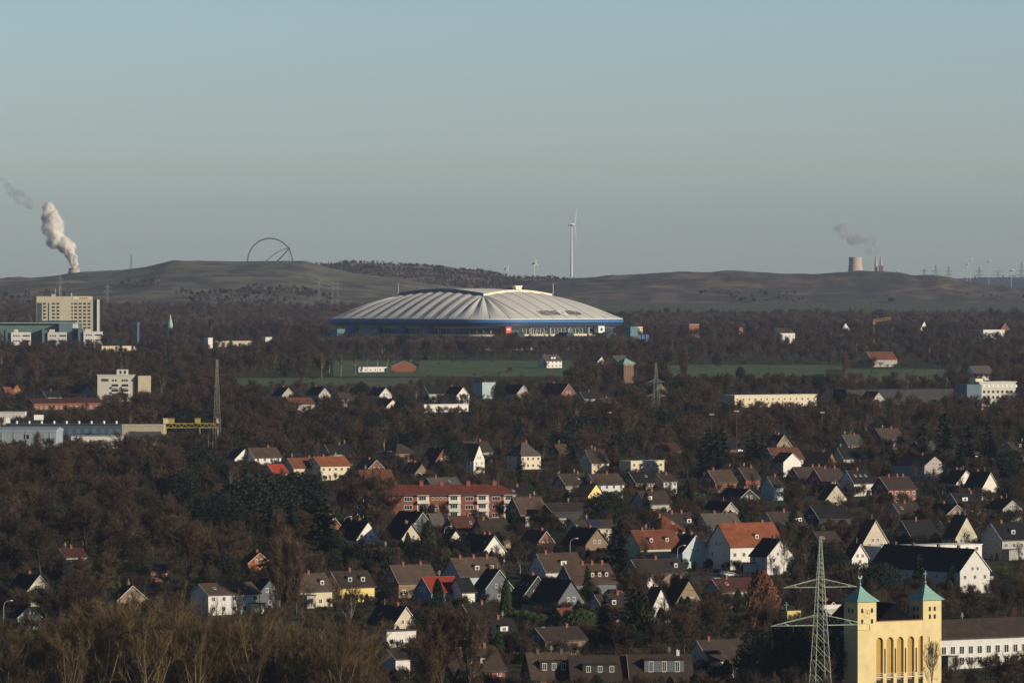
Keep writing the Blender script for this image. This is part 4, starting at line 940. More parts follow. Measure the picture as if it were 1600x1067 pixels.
# ------------------------------------------------------------------ horizon observatory arches on the left heap
D = 11000; s = FPX / D
ob = thing('observatory_arch', 'great steel observatory arches on the flat topped heap', 'monument', (X(422, D), D, Z(409, D)))
M_arch = mat('arch_steel', (0.10, 0.11, 0.12), rough=.6)
Rr = 35 / s
def arc_tube(b, fn, n=40, r=1.3):
    pts = [fn(k / n) for k in range(n + 1)]
    for i in range(n): b.tube(pts[i], pts[i + 1], r, n=6, cap=False)
b = MB(); arc_tube(b, lambda u: (Rr * math.cos(math.pi * u), 0, Rr * 1.04 * math.sin(math.pi * u)), r=1.15); b.build('meridian_arch', M_arch, ob)
ax = (29.5 / s, 0, 20.5 / s)
b = MB(); arc_tube(b, lambda u: (ax[0] * (1 - (1 - u) ** 1.0) + (-6 / s) * (1 - u), -26 * math.sin(math.pi * (1 - u) / 2), ax[2] * math.sin(math.pi * u / 2)), r=.8)
arc_tube(b, lambda u: (ax[0] * u + (9 / s) * (1 - u), 26 * math.sin(math.pi * (1 - u) / 2), ax[2] * u ** 1.1), r=1.0); b.build('tilted_arch', M_arch, ob)
MB().box(ax, (4, 4, 4)).tube((ax[0], 0, ax[2] + 2), (ax[0], 0, ax[2] + 6), .4).build('hub', M_arch, ob)
MB().tube((ax[0], 0, 0), ax, .25).build('stay', M_arch, ob)

# ------------------------------------------------------------------ wind turbines
M_turb = mat('turbine_paint', (0.62, 0.62, 0.58), rough=.5, var=.04)
def turbine(px, pyhub, pybase, D, blade, label, angs, yaw=70, r=2.1, group=None, kk=1.0):
    s = FPX / D; zb = Z(pybase, D); h = Z(pyhub, D) - zb
    o = thing('wind_turbine', label, 'wind turbine', (X(px, D), D, zb), 0, group)
    MB().lathe([(r, -25), (r, 0), (r * .8, h * .5), (r * .5, h)], 16).build('tower', M_turb, o)
    a = R(yaw); dx, dy = -math.sin(a), math.cos(a)
    m = MB(); m.tube((dx * 5 * kk, dy * 5, h + 1.4), (-dx * 3.4 * kk, -dy * 3.4, h + 1.4), 1.9 * kk, 1.7 * kk, n=10); nc = m.build('nacelle', M_turb, o)
    hc = Vector((-dx * 4.6 * kk, -dy * 4.6, h + 1.4)); MB().tube(tuple(hc + Vector((dx * 1.4, dy * 1.4, 0))), tuple(hc - Vector((dx * 1.2, dy * 1.2, 0))), 1.4, .5, n=10).build('hub', M_turb, nc)
    L = blade; pa = Vector((dy, -dx, 0)).normalized()
    for g in angs:
        d = pa * math.sin(R(g)) + Vector((0, 0, 1)) * math.cos(R(g)); b = MB(); nn = Vector((dx, dy, 0)); w = d.cross(nn)
        prev = None; ring = []
        for t, c_ in ((0, .5), (.12, 1.5), (.3, 1.3), (.7, .7), (1, .12)):
            p = hc + d * (L * t); ring += [tuple(p + w * c_ * kk + nn * .1), tuple(p + nn * (.05 + .35 * (1 - t))), tuple(p - w * c_ * .6 * kk), tuple(p - nn * (.05 + .35 * (1 - t)))]
        fs = [(k * 4 + i, k * 4 + (i + 1) % 4, k * 4 + 4 + (i + 1) % 4, k * 4 + 4 + i) for k in range(4) for i in range(4)]
        b.add(ring, fs + [(16, 17, 18, 19)]); b.build('blade', M_turb, nc)
    return o
turbine(893, 352, 442, 12600, 40, 'tall white wind turbine rising behind the arena', (33, 153, 273), yaw=76, r=2.5, kk=1.45)
turbine(835, 413, 438, 13500, 12, 'small faint wind turbine left of the tall one', (0, 120, 240), yaw=50, r=1.3)
turbine(791, 421, 437, 15500, 11, 'tiny faint wind turbine above the arena left of centre', (30, 150, 270), yaw=60, r=1.2)
for k, (px, py) in enumerate(((1511, 414), (1516, 408), (1545, 409), (1580, 424))):
    turbine(px, py, 434, 17000, 14, 'faint distant wind turbine number %s from the left on the far ridge' % ('one', 'two', 'three', 'four')[k], (20 * k, 120 + 20 * k, 240 + 20 * k), yaw=74, r=.6, group='wind turbines on the far ridge')

# ------------------------------------------------------------------ lattice pylons
def lattice(name, label, px, py_top, D, wb, arms, r=.09, yaw=18, m=None, nsec=14, wt=.5, group=None, zb=None, cat='electricity pylon', neck=None):
    zb = gz(D) if zb is None else zb; m = m or M_metal
    h = Z(py_top, D) - zb; o = thing(name, label, cat, (X(px, D), D, zb), R(yaw), group)
    def wid(z):
        u = z / h
        if neck: return wb + (neck[1] - wb) * (u / neck[0]) if u < neck[0] else neck[1] + (wt - neck[1]) * (u - neck[0]) / (1 - neck[0])
        return wb + (wt - wb) * u
    b = MB(); zs = [0]
    while zs[-1] < h - wt: zs.append(min(h, zs[-1] + max(wid(zs[-1]) * (.95 if arms else 1.8), (.9 if r < .12 else 1.5) if arms else 2.4)))
    zs[-1] = h; cs = ((-1, -1), (1, -1), (1, 1), (-1, 1))
    for i in range(len(zs) - 1):
        z0, z1 = zs[i], zs[i + 1]; a, c = wid(z0) / 2, wid(z1) / 2
        for k in range(4):
            p, q = cs[k], cs[(k + 1) % 4]
            b.tube((p[0] * a, p[1] * a, z0), (p[0] * c, p[1] * c, z1), r, n=4, cap=False)
            b.tube((p[0] * a, p[1] * a, z0), (q[0] * c, q[1] * c, z1), r * .5, n=3, cap=False)
            b.tube((q[0] * a, q[1] * a, z0), (p[0] * c, p[1] * c, z1), r * .5, n=3, cap=False)
    b.build('mast', m, o); tips = []
    for py, half, hup in arms:
        z = Z(py, D) - zb; w = wid(z) / 2; wu = wid(z + hup) / 2; b = MB()
        for sg in (-1, 1):
            tip = (sg * half, 0, z); n_ = 5
            for yy in (-1, 1):
                b.tube((sg * w, yy * w, z), tip, r * .8, n=4); b.tube((sg * wu, yy * wu, z + hup), tip, r * .8, n=4)
                for k in range(1, n_):
                    u, u2 = k / n_, (k - .5) / n_
                    lo = lambda u: (sg * (w + (half - w) * u), yy * w * (1 - u), z); up = lambda u: (sg * (wu + (half - wu) * u), yy * wu * (1 - u), z + hup * (1 - u))
                    b.tube(lo(u), up(u2), r * .5, n=3); b.tube(lo(u - 1 / n_ if k > 1 else 0), up(u2), r * .5, n=3)
            tips.append(tuple(tip)); 
        b.build('crossarm', m, o)
        for sg in (-1, 1):
            for f in (1.0, .55): MB().tube((sg * half * f, 0, z), (sg * half * f, 0, z - 1.5), r * .9, n=5).build('insulator', M_dark, o)
    return o, tips
bp_, tips = lattice('electricity_pylon', 'large grey lattice pylon with two crossarms in front of the church', 1282, 838, 1480, 5.0, ((917, 9.0, 1.9), (976.5, 12.2, 2.3)), r=.075, wt=.35)
CLEAR.append((1200, 1372, 838, 1062, 1480))
p2_, tips2 = lattice('electricity_pylon', 'slender green grey pylon with three crossarms in the middle distance', 1025, 567, 3300, 4.4, ((597, 4.6, 1.4), (619, 5.2, 1.4), (641, 4.4, 1.4)), r=.075, wt=.4, m=mat('weathered_lattice', (.27, .31, .27)))
CLEAR.append((1014, 1036, 567, 645, 3300))
M_rust = mat('mast_paint', (0.42, 0.39, 0.33), rough=.7)
lattice('lattice_mast', 'tall slim lattice mast beside the yellow gantry crane', 339, 562, D_base(706), 3.0, (), r=.05, yaw=30, m=M_rust, wt=.6, cat='mast')
CLEAR.append((332, 346, 562, 690, 2900))
for k, (px, yt, yb_, Dk, lb) in enumerate(((498, 434, 478, 8300, 'faint pylon at the foot of the heap, left of a close pair'), (520, 437, 476, 8500, 'left pylon of a faint close pair on the heap slope'), (527, 438, 473, 8350, 'right pylon of a faint close pair on the heap slope'),
                                       (168, 443, 482, 8300, 'faint pylon on the slope right of the hotel tower'), (94, 430, 464, 9000, 'faint pylon peeking over the hotel tower'), (205, 398, 426, 11200, 'thin faint mast on top of the left heap ridge'), (197, 425, 436, 10600, 'short dark post below the left heap ridge'))):
    lattice('electricity_pylon', lb, px, yt, Dk, 4.5, ((yt + 6, 6, 1.6), (yt + 13, 7.5, 1.6)) if k < 5 else (), r=.14, yaw=35, wt=1.2, zb=Z(yb_, Dk) - 3, group='faint pylons before the heaps', m=mat('pale_lattice', (.2, .2, .19)) if k < 5 else M_arch)
for k, px in enumerate((1462, 1482, 1530, 1559, 1596, 1444)):
    lattice('electricity_pylon', 'faint distant pylon beyond the spoil heap, %s of six' % ('first', 'second', 'third', 'fourth', 'last', 'leftmost')[k], px, (414, 415, 418, 424, 410, 420)[k], 16500, 9, ((424, 13, 2.5), (430, 16, 2.5)), r=.22, wt=1.5, zb=Z(442, 16500), group='pylons on the far horizon', m=M_arch)
# power cables between the two big pylons and one leaving to the left
def cable(a, c, sag, label, r=.035):
    b = MB(); a, c = Vector(a), Vector(c); n = 30; pts = [a + (c - a) * (k / n) - Vector((0, 0, sag * 4 * (k / n) * (1 - k / n))) for k in range(n + 1)]
    for i in range(n): b.tube(tuple(pts[i]), tuple(pts[i + 1]), r, n=4, cap=False)
    o = b.build('power_cable', M_dark); tag(o, label, 'cable', 'overhead power cables'); return o
def wpt(o, p):
    rz = o.rotation_euler[2]; return (o.location.x + p[0] * math.cos(rz) - p[1] * math.sin(rz), o.location.y + p[0] * math.sin(rz) + p[1] * math.cos(rz), o.location.z + p[2] - 1.5)
names = ['upper left', 'upper right', 'lower left', 'lower right']
for k in range(4): cable(wpt(bp_, tips[k]), (X(-300, 1750) + k * 3, 1750 + (k % 2) * 12, 62 + (8 if k < 2 else 0)), 9, 'thin dark cable leaving the %s arm tip of the large pylon' % names[k])

# ------------------------------------------------------------------ power plants and their steam
M_tow = mat('cooling_tower_concrete', (0.50, 0.42, 0.35), var=.08, scale=.02)
D = 14500; s = FPX / D; pw = thing('power_plant', 'distant power station with cooling tower and two chimneys behind the spoil heap', 'power station', (X(1350, D), D, Z(432, D)))
def pwx(px): return (px - 1350) / s
rb_ = 11.5 / s; hh = 30 / s
MB().lathe([(rb_ * 1.06, -20), (rb_ * 1.0, hh * .3), (rb_ * .87, hh * .72), (rb_ * .9, hh)], 40, (pwx(1336.5), 0, 0)).build('cooling_tower', M_tow, pw, smooth=False)
for px, hp_, r_, m_ in ((1368.5, 31.5, 2.1, M_tow), (1376.5, 31, 2.1, M_tow)): MB().lathe([(r_ / s * 1.1, -20), (r_ / s, hp_ / s * .8), (r_ / s * .6, hp_ / s * .82), (r_ / s * .5, hp_ / s)], 16, (pwx(px), 0, 0)).build('chimney', m_, pw)
MB().box((pwx(1376.5), 0, 6 / s), (6.5 / s, 20, 22 / s)).build('boiler_house', mat('brown_cladding', (.22, .13, .1)), pw)
MB().box((pwx(1398), 0, 5.0 / s), (14 / s, 20, 2.6 / s)).box((pwx(1404), 0, 5.4 / s), (3.5 / s, 20, 6 / s)).build('machine_hall', WALL['white'], pw)
D = 16000; s = FPX / D; pw2 = thing('cooling_tower', 'distant cooling tower just showing over the left heap under a white plume', 'cooling tower', (X(116, D), D, Z(430, D)))
MB().lathe([(10 / s, -20), (9.5 / s, 4 / s), (8.5 / s, 8 / s), (9 / s, 11 / s)], 40).build('shell', M_tow, pw2)
def volmat(name, dens, col, noise_scale=None, lo=.4, hi=.6, aniso=.3):
    m = bpy.data.materials.new(name); m.use_nodes = True; nt = m.node_tree; n = nt.nodes; n.remove(n['Principled BSDF'])
    pv = n.new('ShaderNodeVolumePrincipled'); pv.inputs['Color'].default_value = (*col, 1); pv.inputs['Density'].default_value = dens; pv.inputs['Anisotropy'].default_value = aniso
    nt.links.new(pv.outputs[0], n['Material Output'].inputs['Volume'])
    if noise_scale:
        tc = n.new('ShaderNodeTexCoord'); nz = n.new('ShaderNodeTexNoise'); nz.inputs['Scale'].default_value = noise_scale; nz.inputs['Detail'].default_value = 4
        mr = n.new('ShaderNodeMapRange'); mr.inputs[1].default_value = lo; mr.inputs[2].default_value = hi; mr.inputs[4].default_value = dens
        nt.links.new(tc.outputs['Object'], nz.inputs[0]); nt.links.new(nz.outputs['Fac'], mr.inputs[0]); nt.links.new(mr.outputs[0], pv.inputs['Density'])
        m.cycles.volume_step_rate = .5
    return m
def plume(name, label, D, spine, m, seed=1, rough=.25, core=None):
    """spine: (px, py, radius px, puffs); puffs are merged into one lumpy skin by a voxel remesh"""
    s = FPX / D; rr = random.Random(seed); b = MB(); px0, py0 = spine[0][0], spine[0][1]
    import bmesh
    bm = bmesh.new()
    pts = []
    for i in range(len(spine) - 1):
        a, c = spine[i], spine[i + 1]
        for k in range(a[3]):
            u = (k + rr.random() * .6) / a[3]; r0 = (a[2] + (c[2] - a[2]) * u)
            ang = rr.random() * 6.28; q = r0 * rough * 1.6 * rr.random()
            pts.append(((a[0] + (c[0] - a[0]) * u - px0 + q * math.cos(ang)) / s, rr.uniform(-.5, .5) * r0 / s, (py0 - a[1] - (c[1] - a[1]) * u + q * math.sin(ang)) / s, r0 * rr.uniform(.65, 1.05) * (.8 if core else 1) / s))
    for x_, y_, z_, r_ in pts: bmesh.ops.create_icosphere(bm, subdivisions=2, radius=r_, matrix=Matrix.Translation((x_, y_, z_)))
    me = bpy.data.meshes.new(name); bm.to_mesh(me); bm.free(); me.materials.append(m)
    o = link(name, me, loc=(X(px0, D), D, Z(py0, D))); tag(o, label, 'smoke'); o['kind'] = 'stuff'
    if core: o.parent = core; o.location = (0, 0, 0); o.name = 'core'; [o.pop(k_) for k_ in ('label', 'category', 'kind')]
    rm_ = o.modifiers.new('merge', 'REMESH'); rm_.mode = 'VOXEL'; rm_.voxel_size = 5.0 * D / 16000
    tx = bpy.data.textures.new(name + '_lumps', 'CLOUDS'); tx.noise_scale = 26; tx.noise_depth = 4
    dp = o.modifiers.new('lumps', 'DISPLACE'); dp.texture = tx; dp.strength = 20; dp.mid_level = .5; dp.texture_coords = 'LOCAL'
    return o
SPL = ((117, 422, 6.5, 5), (110, 402, 9, 6), (102, 386, 12.5, 7), (91, 368, 13.5, 7), (84, 350, 14.5, 7), (77, 334, 12, 5), (74, 330, 10, 0))
steam = plume('steam_plume', 'dense sunlit white steam plume leaning left above the left heap', 16000, ((117, 422, 6.5, 5), (110, 402, 9, 6), (102, 386, 12.5, 7), (91, 368, 13.5, 7), (84, 350, 14.5, 7), (77, 334, 12, 5), (74, 330, 10, 0)), volmat('steam', .10, (.995, .99, .985), .03, .30, .52, 0), 5, .5)
plume('core', '', 16000, SPL, mat('core_brightener', (.68, .63, .56), rough=1, spec=0, var=.04, scale=.01), 5, .5, core=steam)  # solid diffuse core added inside the plume to brighten the steam
plume('smoke_trail', 'thin grey trail of smoke drifting off at the upper left', 16000, ((52, 322, 6, 4), (38, 314, 10, 6), (24, 304, 8, 5), (8, 288, 6, 4), (-14, 268, 8, 3), (-30, 258, 8, 0)), volmat('thin_smoke', .05, (.62, .62, .72), .035, .36, .62, 0), 8, .5)
plume('smoke_plume', 'thin pinkish grey smoke blowing left from the right chimneys', 14500, ((1374, 397, 3.5, 4), (1362, 384, 9, 6), (1346, 374, 9, 5), (1328, 370, 9, 5), (1312, 360, 10, 4), (1303, 358, 8, 0)), volmat('grey_smoke', .06, (.72, .66, .76), .035, .36, .60, 0), 4, .5)
# ------------------------------------------------------------------ small far landmarks
D = 5300; o = thing('blue_mast', 'slim blue advertising mast in the wood right of the hotel', 'mast', (X(216, D), D, gz(D)))
MB().box((0, 0, (Z(504, D) - gz(D)) / 2), (1.7, 1.2, Z(504, D) - gz(D))).build('shaft', mat('mast_blue', (.10, .2, .42)), o); CLEAR.append((213, 219, 503, 538, D))
D = 6000; o = thing('spire', 'pale green pointed spire above the distant wood', 'spire', (X(266, D), D, gz(D)))
zt = Z(491, D) - gz(D); MB().lathe([(2.6, 0), (2.4, zt - 10), (.1, zt)], 8).build('cone', mat('pale_copper', (.32, .55, .45)), o); CLEAR.append((262, 271, 491, 509, D))
D = 5800; o = thing('tower_crane', 'orange crane jib above the wood right of the arena', 'crane', (X(1364, D), D, gz(D)))
z_ = Z(503, D) - gz(D); b = MB(); s = FPX / D
for q in (0, 1.8): b.tube((0, 0, z_ + q), (28 / s, 0, z_ + q + 2.6), .35, n=4)
for k in range(12): b.tube((28 / s * k / 12, 0, z_ + 2.6 * k / 12 + (0 if k % 2 else 1.8)), (28 / s * (k + 1) / 12, 0, z_ + 2.6 * (k + 1) / 12 + (1.8 if k % 2 else 0)), .22, n=3)
M_or = mat('crane_orange', (.40, .22, .07)); b.build('jib', M_or, o); MB().tube((1, 0, 0), (1, 0, z_ + 2), .28, n=4).box((1, 0, z_ - 1), (2.4, 2, 2.4)).build('mast', M_or, o)
CLEAR.append((1361, 1393, 496, 506, D))
def flood(px, yt, D, label, n=4):
    h = Z(yt, D) - gz(D); o = thing('floodlight_mast', label, 'floodlight', (X(px, D), D, gz(D)), 0, 'floodlight masts')
    MB().tube((0, 0, 0), (0, 0, h), .16, .09, n=6).build('pole', M_chimd, o); b = MB().box((0, 0, h), (1.9, .15, .15))
    for k in range(n): b.box((-.8 + 1.6 * k / (n - 1), -.2, h + .3), (.34, .3, .34))
    b.build('lamp_head', M_white, o)
flood(1151, 643, 2750, 'tall floodlight mast between dark conifers'); flood(1112, 648, 2900, 'shorter floodlight mast left of the tall one', 3); flood(952, 645, 3000, 'floodlight lamps above the brown wood left of the small pylon', 3); flood(1285, 645, 2900, 'floodlight lamps above the wood on the right', 4)
CLEAR.append((1148, 1155, 641, 690, 2750))
def lamp(px, py, label, D=None, arm=1, h=9):
    D = D or D_top(py, h); o = thing('street_lamp', label, 'street lamp', (X(px, D), D, gz(D)), 0, 'curved street lamps')
    b = MB().tube((-arm * 2.0, 0, 0), (-arm * 2.0, 0, h - 1.4), .11, .08); p = [(-arm * 2.0, h - 1.4), (-arm * 1.8, h - .7), (-arm * 1.2, h - .2), (-arm * .3, h)]
    for i in range(3): b.tube((p[i][0], 0, p[i][1]), (p[i + 1][0], 0, p[i + 1][1]), .07)
    b.build('pole', M_metal, o); MB().lathe([(.05, -.12), (.28, -.08), (.34, .05), (.2, .16), (.05, .18)], 10, (0, 0, 0)).build('lamp_head', M_white, o, loc=(0, 0, h)).scale = (1.7, .9, 1)
    CLEAR.append((px - 9, px + 5, py - 3, py + 8, D))
lamp(901, 841, 'street lamp against the black roof left of the tall fir'); lamp(1069, 852, 'street lamp beside the pale blue gable'); lamp(704, 822, 'street lamp before the maroon roof'); lamp(648, 818, 'street lamp above the slim pale gable'); lamp(547, 807, 'street lamp above the bright white gable')
lamp(17, 938, 'street lamp near the lower left corner'); lamp(849, 980, 'street lamp by the hedge below the slate gable', arm=-1, h=6)
# parked cars seen between the houses
def car(px, py, rz, m, label):
    D = D_base(py); o = thing('parked_car', label, 'car', (X(px, D), D, gz(D)), rz, 'parked cars')
    L = 4.3; p = [(-2.1, .35), (2.1, .35), (2.15, .8), (1.2, .98), (.55, 1.42), (-1.2, 1.45), (-1.9, 1.0), (-2.15, .9)]
    MB().prism([(a, z) for a, z in p], -.85, .85, 'y').build('body', m, o)
    MB().prism([(.95, 1.0), (.5, 1.36), (-1.1, 1.38), (-1.7, 1.02)], -.87, .87, 'y').build('side_window', M_glass, o)
    for x_ in (-1.35, 1.35):
        for y_ in (-.8, .8): MB().tube((x_, y_ - .12, .33), (x_, y_ + .12, .33), .33, n=12).build('wheel', M_dark, o)
    CLEAR.append((px - 12, px + 12, py - 9, py + 2, D - 5))
M_silver = mat('car_silver', (.45, .46, .48), rough=.35, metal=.4); M_cblue = mat('car_blue', (.05, .1, .2), rough=.35)
car(1134, 899, .2, M_silver, 'silver car parked beside the tall orange roofed house'); car(1122, 910, .2, M_white, 'white car parked nearest the pale post'); car(1143, 901, .15, M_white, 'white car at the right of the silver car')
car(1096, 741, .3, M_white, 'white car beside the dark conifers in the middle distance'); car(857, 989, 0, M_cblue, 'dark blue car below the hedge'); car(940, 998, 1.2, M_white, 'white car half hidden below the dark conifers'); car(1153, 706, .3, M_white, 'white car under the floodlight mast')
# ------------------------------------------------------------------ trees
M_bark = mat('bark', (0.06, 0.048, 0.036), var=.3, scale=1.5, objrand=.2)
M_birch = mat('birch_bark', (0.42, 0.38, 0.33), var=.3, scale=1.5)
M_twig = mat('bare_twigs', (0.062, 0.047, 0.032), var=.4, scale=.35, objrand=.6)
M_willow = mat('willow_twigs', (0.11, 0.08, 0.036), var=.25, scale=.35, objrand=.2)
M_poplar = mat('poplar_twigs', (0.11, 0.075, 0.05), var=.25, scale=.35, objrand=.2)
M_spruce = mat('spruce_needles', (0.014, 0.024, 0.015), var=.35, scale=.6, objrand=.3)
M_cypress = mat('cypress_green', (0.028, 0.045, 0.014), var=.35, scale=.8, objrand=.3)
M_hedge = mat('hedge_green', (0.05, 0.085, 0.02), var=.35, scale=1.2, objrand=.2)
M_leaf = mat('russet_leaves', (0.15, 0.07, 0.04), var=.3, scale=.6, objrand=.25)

def tri_tubes(segs, n=4):
    b = MB()
    for p0, p1, r0, r1 in segs: b.tube(p0, p1, r0, r1, n=n, cap=False)
    return b
def rdir(rr, up=0.0):
    v = Vector((rr.gauss(0, 1), rr.gauss(0, 1), rr.gauss(0, 1) + up)); v.normalize(); return v
def bare(seed, h, cr, style='oak', ntw=3600, tw=.05):
    """a leafless tree: trunk and limbs in one mesh, fine branches and twigs in the other"""
    rr = random.Random(seed); limb = []; fine = []; tws = []
    z0 = {'oak': .22, 'poplar': .04, 'willow': .12, 'birch': .25}[style] * h
    lean = Vector((rr.uniform(-.05, .05) * h, rr.uniform(-.05, .05) * h, 0))
    tr = .022 * h if style != 'birch' else .012 * h
    top = Vector((0, 0, h * (.8 if style != 'oak' else .62))) + lean
    pts = [Vector((0, 0, -.6))] + [top * t + Vector((rr.uniform(-.15, .15), rr.uniform(-.15, .15), 0)) for t in (.25, .5, .75, 1)]
    for i in range(4): limb.append((pts[i], pts[i + 1], tr * (1 - .2 * i), tr * (1 - .2 * (i + 1))))
    cz = (z0 + h) / 2; ch = (h - z0) / 2
    nl = {'oak': 15, 'poplar': 26, 'willow': 16, 'birch': 16}[style]; L1 = []
    for k in range(nl):
        t = (k + rr.random()) / nl; zs = z0 + (top.z - z0) * t * .95
        st = top * (zs / top.z); az = k * 2.4 + rr.uniform(-.4, .4)
        if style == 'poplar': tgt = Vector((math.cos(az), math.sin(az), 0)) * cr * rr.uniform(.45, 1) * (1 - .55 * t) ; tgt.z = min(h, zs + h * rr.uniform(.2, .42))
        elif style == 'willow': tgt = Vector((math.cos(az), math.sin(az), 0)) * cr * rr.uniform(.5, 1); tgt.z = zs + (h - zs) * rr.uniform(.6, 1.0)
        else:
            el = R(rr.uniform(5, 60) + 35 * t); q = Vector((math.cos(az) * math.cos(el) * cr, math.sin(az) * math.cos(el) * cr, math.sin(el) * ch * 1.0)); tgt = q * rr.uniform(.78, 1.02) + Vector((0, 0, cz if el > .3 else max(zs, cz * .85)))
        mid = st.lerp(tgt, .5) + Vector((rr.uniform(-.4, .4), rr.uniform(-.4, .4), rr.uniform(-.8, .3) if style == 'oak' else -.2 * h * .1))
        r = tr * .42 * (1 - .5 * t)
        limb.append((st, mid, r, r * .6)); limb.append((mid, tgt, r * .6, r * .15)); L1.append((st, mid, tgt))
    L2 = []
    per = 9
    for st, mid, tgt in L1:
        for k in range(per):
            t = .2 + .8 * (k + rr.random()) / per; p = st.lerp(mid, t * 2) if t < .5 else mid.lerp(tgt, t * 2 - 1)
            ln = (tgt - st).length * rr.uniform(.22, .42) * (1.1 - .4 * t)
            d = (tgt - mid).normalized() * .7 + rdir(rr, .35 if style == 'oak' else 1.4) * .9; d.normalize()
            q = p + d * ln; fine.append((p, q, .045, .012)); L2.append((p, q))
    nt = max(1, ntw // len(L2))
    tv = []; tf = []
    for p, q in L2:
        ax = (q - p).normalized(); ll = (q - p).length
        for k in range(nt):
            a = p.lerp(q, rr.uniform(.15, 1.0)) + rdir(rr) * .12
            d = ax * rr.uniform(.2, 1) + rdir(rr, .3 if style == 'oak' else 1.2) * 1.0; d.normalize(); l_ = rr.uniform(.45, 1.25) * (h / 14)
            side = d.cross(rdir(rr)); side.normalize(); w = tw * rr.uniform(.6, 1.3); m_ = a + d * l_ * .5 + rdir(rr) * .06
            e = a + d * l_
            i = len(tv); tv += [tuple(a - side * w * .5), tuple(a + side * w * .5), tuple(e)]; tf.append((i, i + 1, i + 2))
            d2 = (d + rdir(rr) * .7).normalized(); e2 = m_ + d2 * l_ * .55; i = len(tv); tv += [tuple(m_ - side * w * .4), tuple(m_ + side * w * .4), tuple(e2)]; tf.append((i, i + 1, i + 2))
    A = tri_tubes(limb, 5); Bm = tri_tubes(fine, 3); Bm.add(tv, tf)
    return A, Bm
def spruce(seed, h, r, dens=1.0, col=M_spruce):
    rr = random.Random(seed); A = MB().tube((0, 0, -.6), (0, 0, h * .97), .016 * h, .02, n=6); tv = []; tf = []
    nt = int(30 * dens)
    for i in range(nt):
        t = i / nt; z = h * (.07 + .91 * t); rad = r * (1 - t) ** .85 * rr.uniform(.8, 1.1) + .12; nb = max(5, int(15 * (1 - t) + 4))
        for k in range(nb):
            az = rr.uniform(0, 6.283); L_ = rad * rr.uniform(.65, 1.15); dr = -.28 - .25 * (1 - t); c, s_ = math.cos(az), math.sin(az)
            for q in range(7):
                u = (q + rr.random()) / 7; px_ = c * L_ * u; py_ = s_ * L_ * u; pz = z + dr * L_ * u + .10 * L_ * u * u
                w = (.55 * L_ * (1 - u) + .22) * .55
                for sg in (-1, 1):
                    a = (px_ - c * .25, py_ - s_ * .25, pz + .05); b_ = (px_ + c * w * .8 - s_ * sg * w, py_ + s_ * w * .8 + c * sg * w, pz - .12 - rr.random() * .3); cc = (px_ + c * .5, py_ + s_ * .5, pz - .05 + rr.uniform(-.1, .15))
                    j = len(tv); tv += [a, b_, cc]; tf.append((j, j + 1, j + 2))
    B = MB(); B.add(tv, tf); return A, B
def leafy(seed, h, r, n=2600, shape='round', sz=.34, z0=.12):
    rr = random.Random(seed); A = MB().tube((0, 0, -.5), (0, 0, h * .6), .02 * h, .01 * h, n=5); tv = []; tf = []
    cl = [(rdir(rr), rr.uniform(.2, .9)) for _ in range(16)]
    for k in range(n):
        d = rdir(rr); q = rr.random() ** .33
        bump = 1 + .16 * max(d.dot(c) for c, _ in cl) + .06 * math.sin(9 * math.atan2(d.y, d.x) + 5 * d.z)
        if shape == 'round': p = Vector((d.x * r * q * bump, d.y * r * q * bump, h * (z0 + (1 - z0) * .5) + d.z * q * bump * h * (1 - z0) * .47))
        else:
            t = rr.random(); w = r * (min(1, t * 5 + .35)) * (1 - t ** 2.4) ** .6; a = rr.uniform(0, 6.283); qq = rr.random() ** .4; p = Vector((math.cos(a) * w * qq, math.sin(a) * w * qq, h * (.02 + .98 * t)))
        n_ = rdir(rr, .3); s1 = n_.orthogonal().normalized() * sz * rr.uniform(.5, 1.2); s2 = n_.cross(s1).normalized() * sz * rr.uniform(.4, 1)
        if shape != 'round': s1 = Vector((s1.x * .6, s1.y * .6, sz * rr.uniform(.6, 1.6)))
        i = len(tv); tv += [tuple(p - s1), tuple(p + s2), tuple(p + s1)]; tf.append((i, i + 1, i + 2))
    B = MB(); B.add(tv, tf); return A, B

PROTO = {}
def reg(kind, mats, gens, names=('trunk', 'crown')):
    PROTO[kind] = [(a.mesh(names[0], mats[0]), b.mesh(names[1], mats[1])) for a, b in gens]
M_twig_hazed = mat('haze_paled_twigs', (0.10, 0.082, 0.076), var=.35, scale=.3, objrand=.4)  # paler twigs for distant woods: haze brightness put into the colour
reg('bare', (M_bark, M_twig), [bare(k, 14, (5.3, 4.6, 5.8, 4.2, 5.0, 6.2, 4.8)[k], 'oak', 6400, .062) for k in range(7)])
reg('sparse', (M_bark, M_twig), [bare(10 + k, 14, (4.8, 4.2, 5.4)[k], 'oak', 1500, .055) for k in range(3)])
reg('willow', (mat('willow_bark', (.19, .145, .085), var=.2, scale=1.5), M_willow), [bare(20 + k, 20, 6.0, 'willow', 5200, .05) for k in range(4)])
reg('poplar', (M_bark, M_poplar), [bare(30 + k, 20, 2.6, 'poplar', 4200, .06) for k in range(3)])
reg('birch', (M_birch, M_twig), [bare(40 + k, 14, 3.2, 'birch', 1500, .05) for k in range(3)])
reg('spruce', (M_bark, M_spruce), [spruce(50 + k, 15, (3.4, 2.8, 3.9)[k]) for k in range(3)])
reg('pine', (M_bark, M_spruce), [leafy(60 + k, 12, (4.3, 3.4, 5)[k], 4200, 'round', .40) for k in range(3)])
reg('cypress', (M_bark, M_cypress), [leafy(70 + k, 8, 1.3, 2200, 'col', .30) for k in range(2)])
reg('hedge', (M_bark, M_hedge), [leafy(80 + k, 3.2, 2.2, 1800, 'col', .24) for k in range(2)])
reg('russet', (M_bark, M_leaf), [leafy(90 + k, 12, 3.6, 3200, 'col', .36) for k in range(2)])
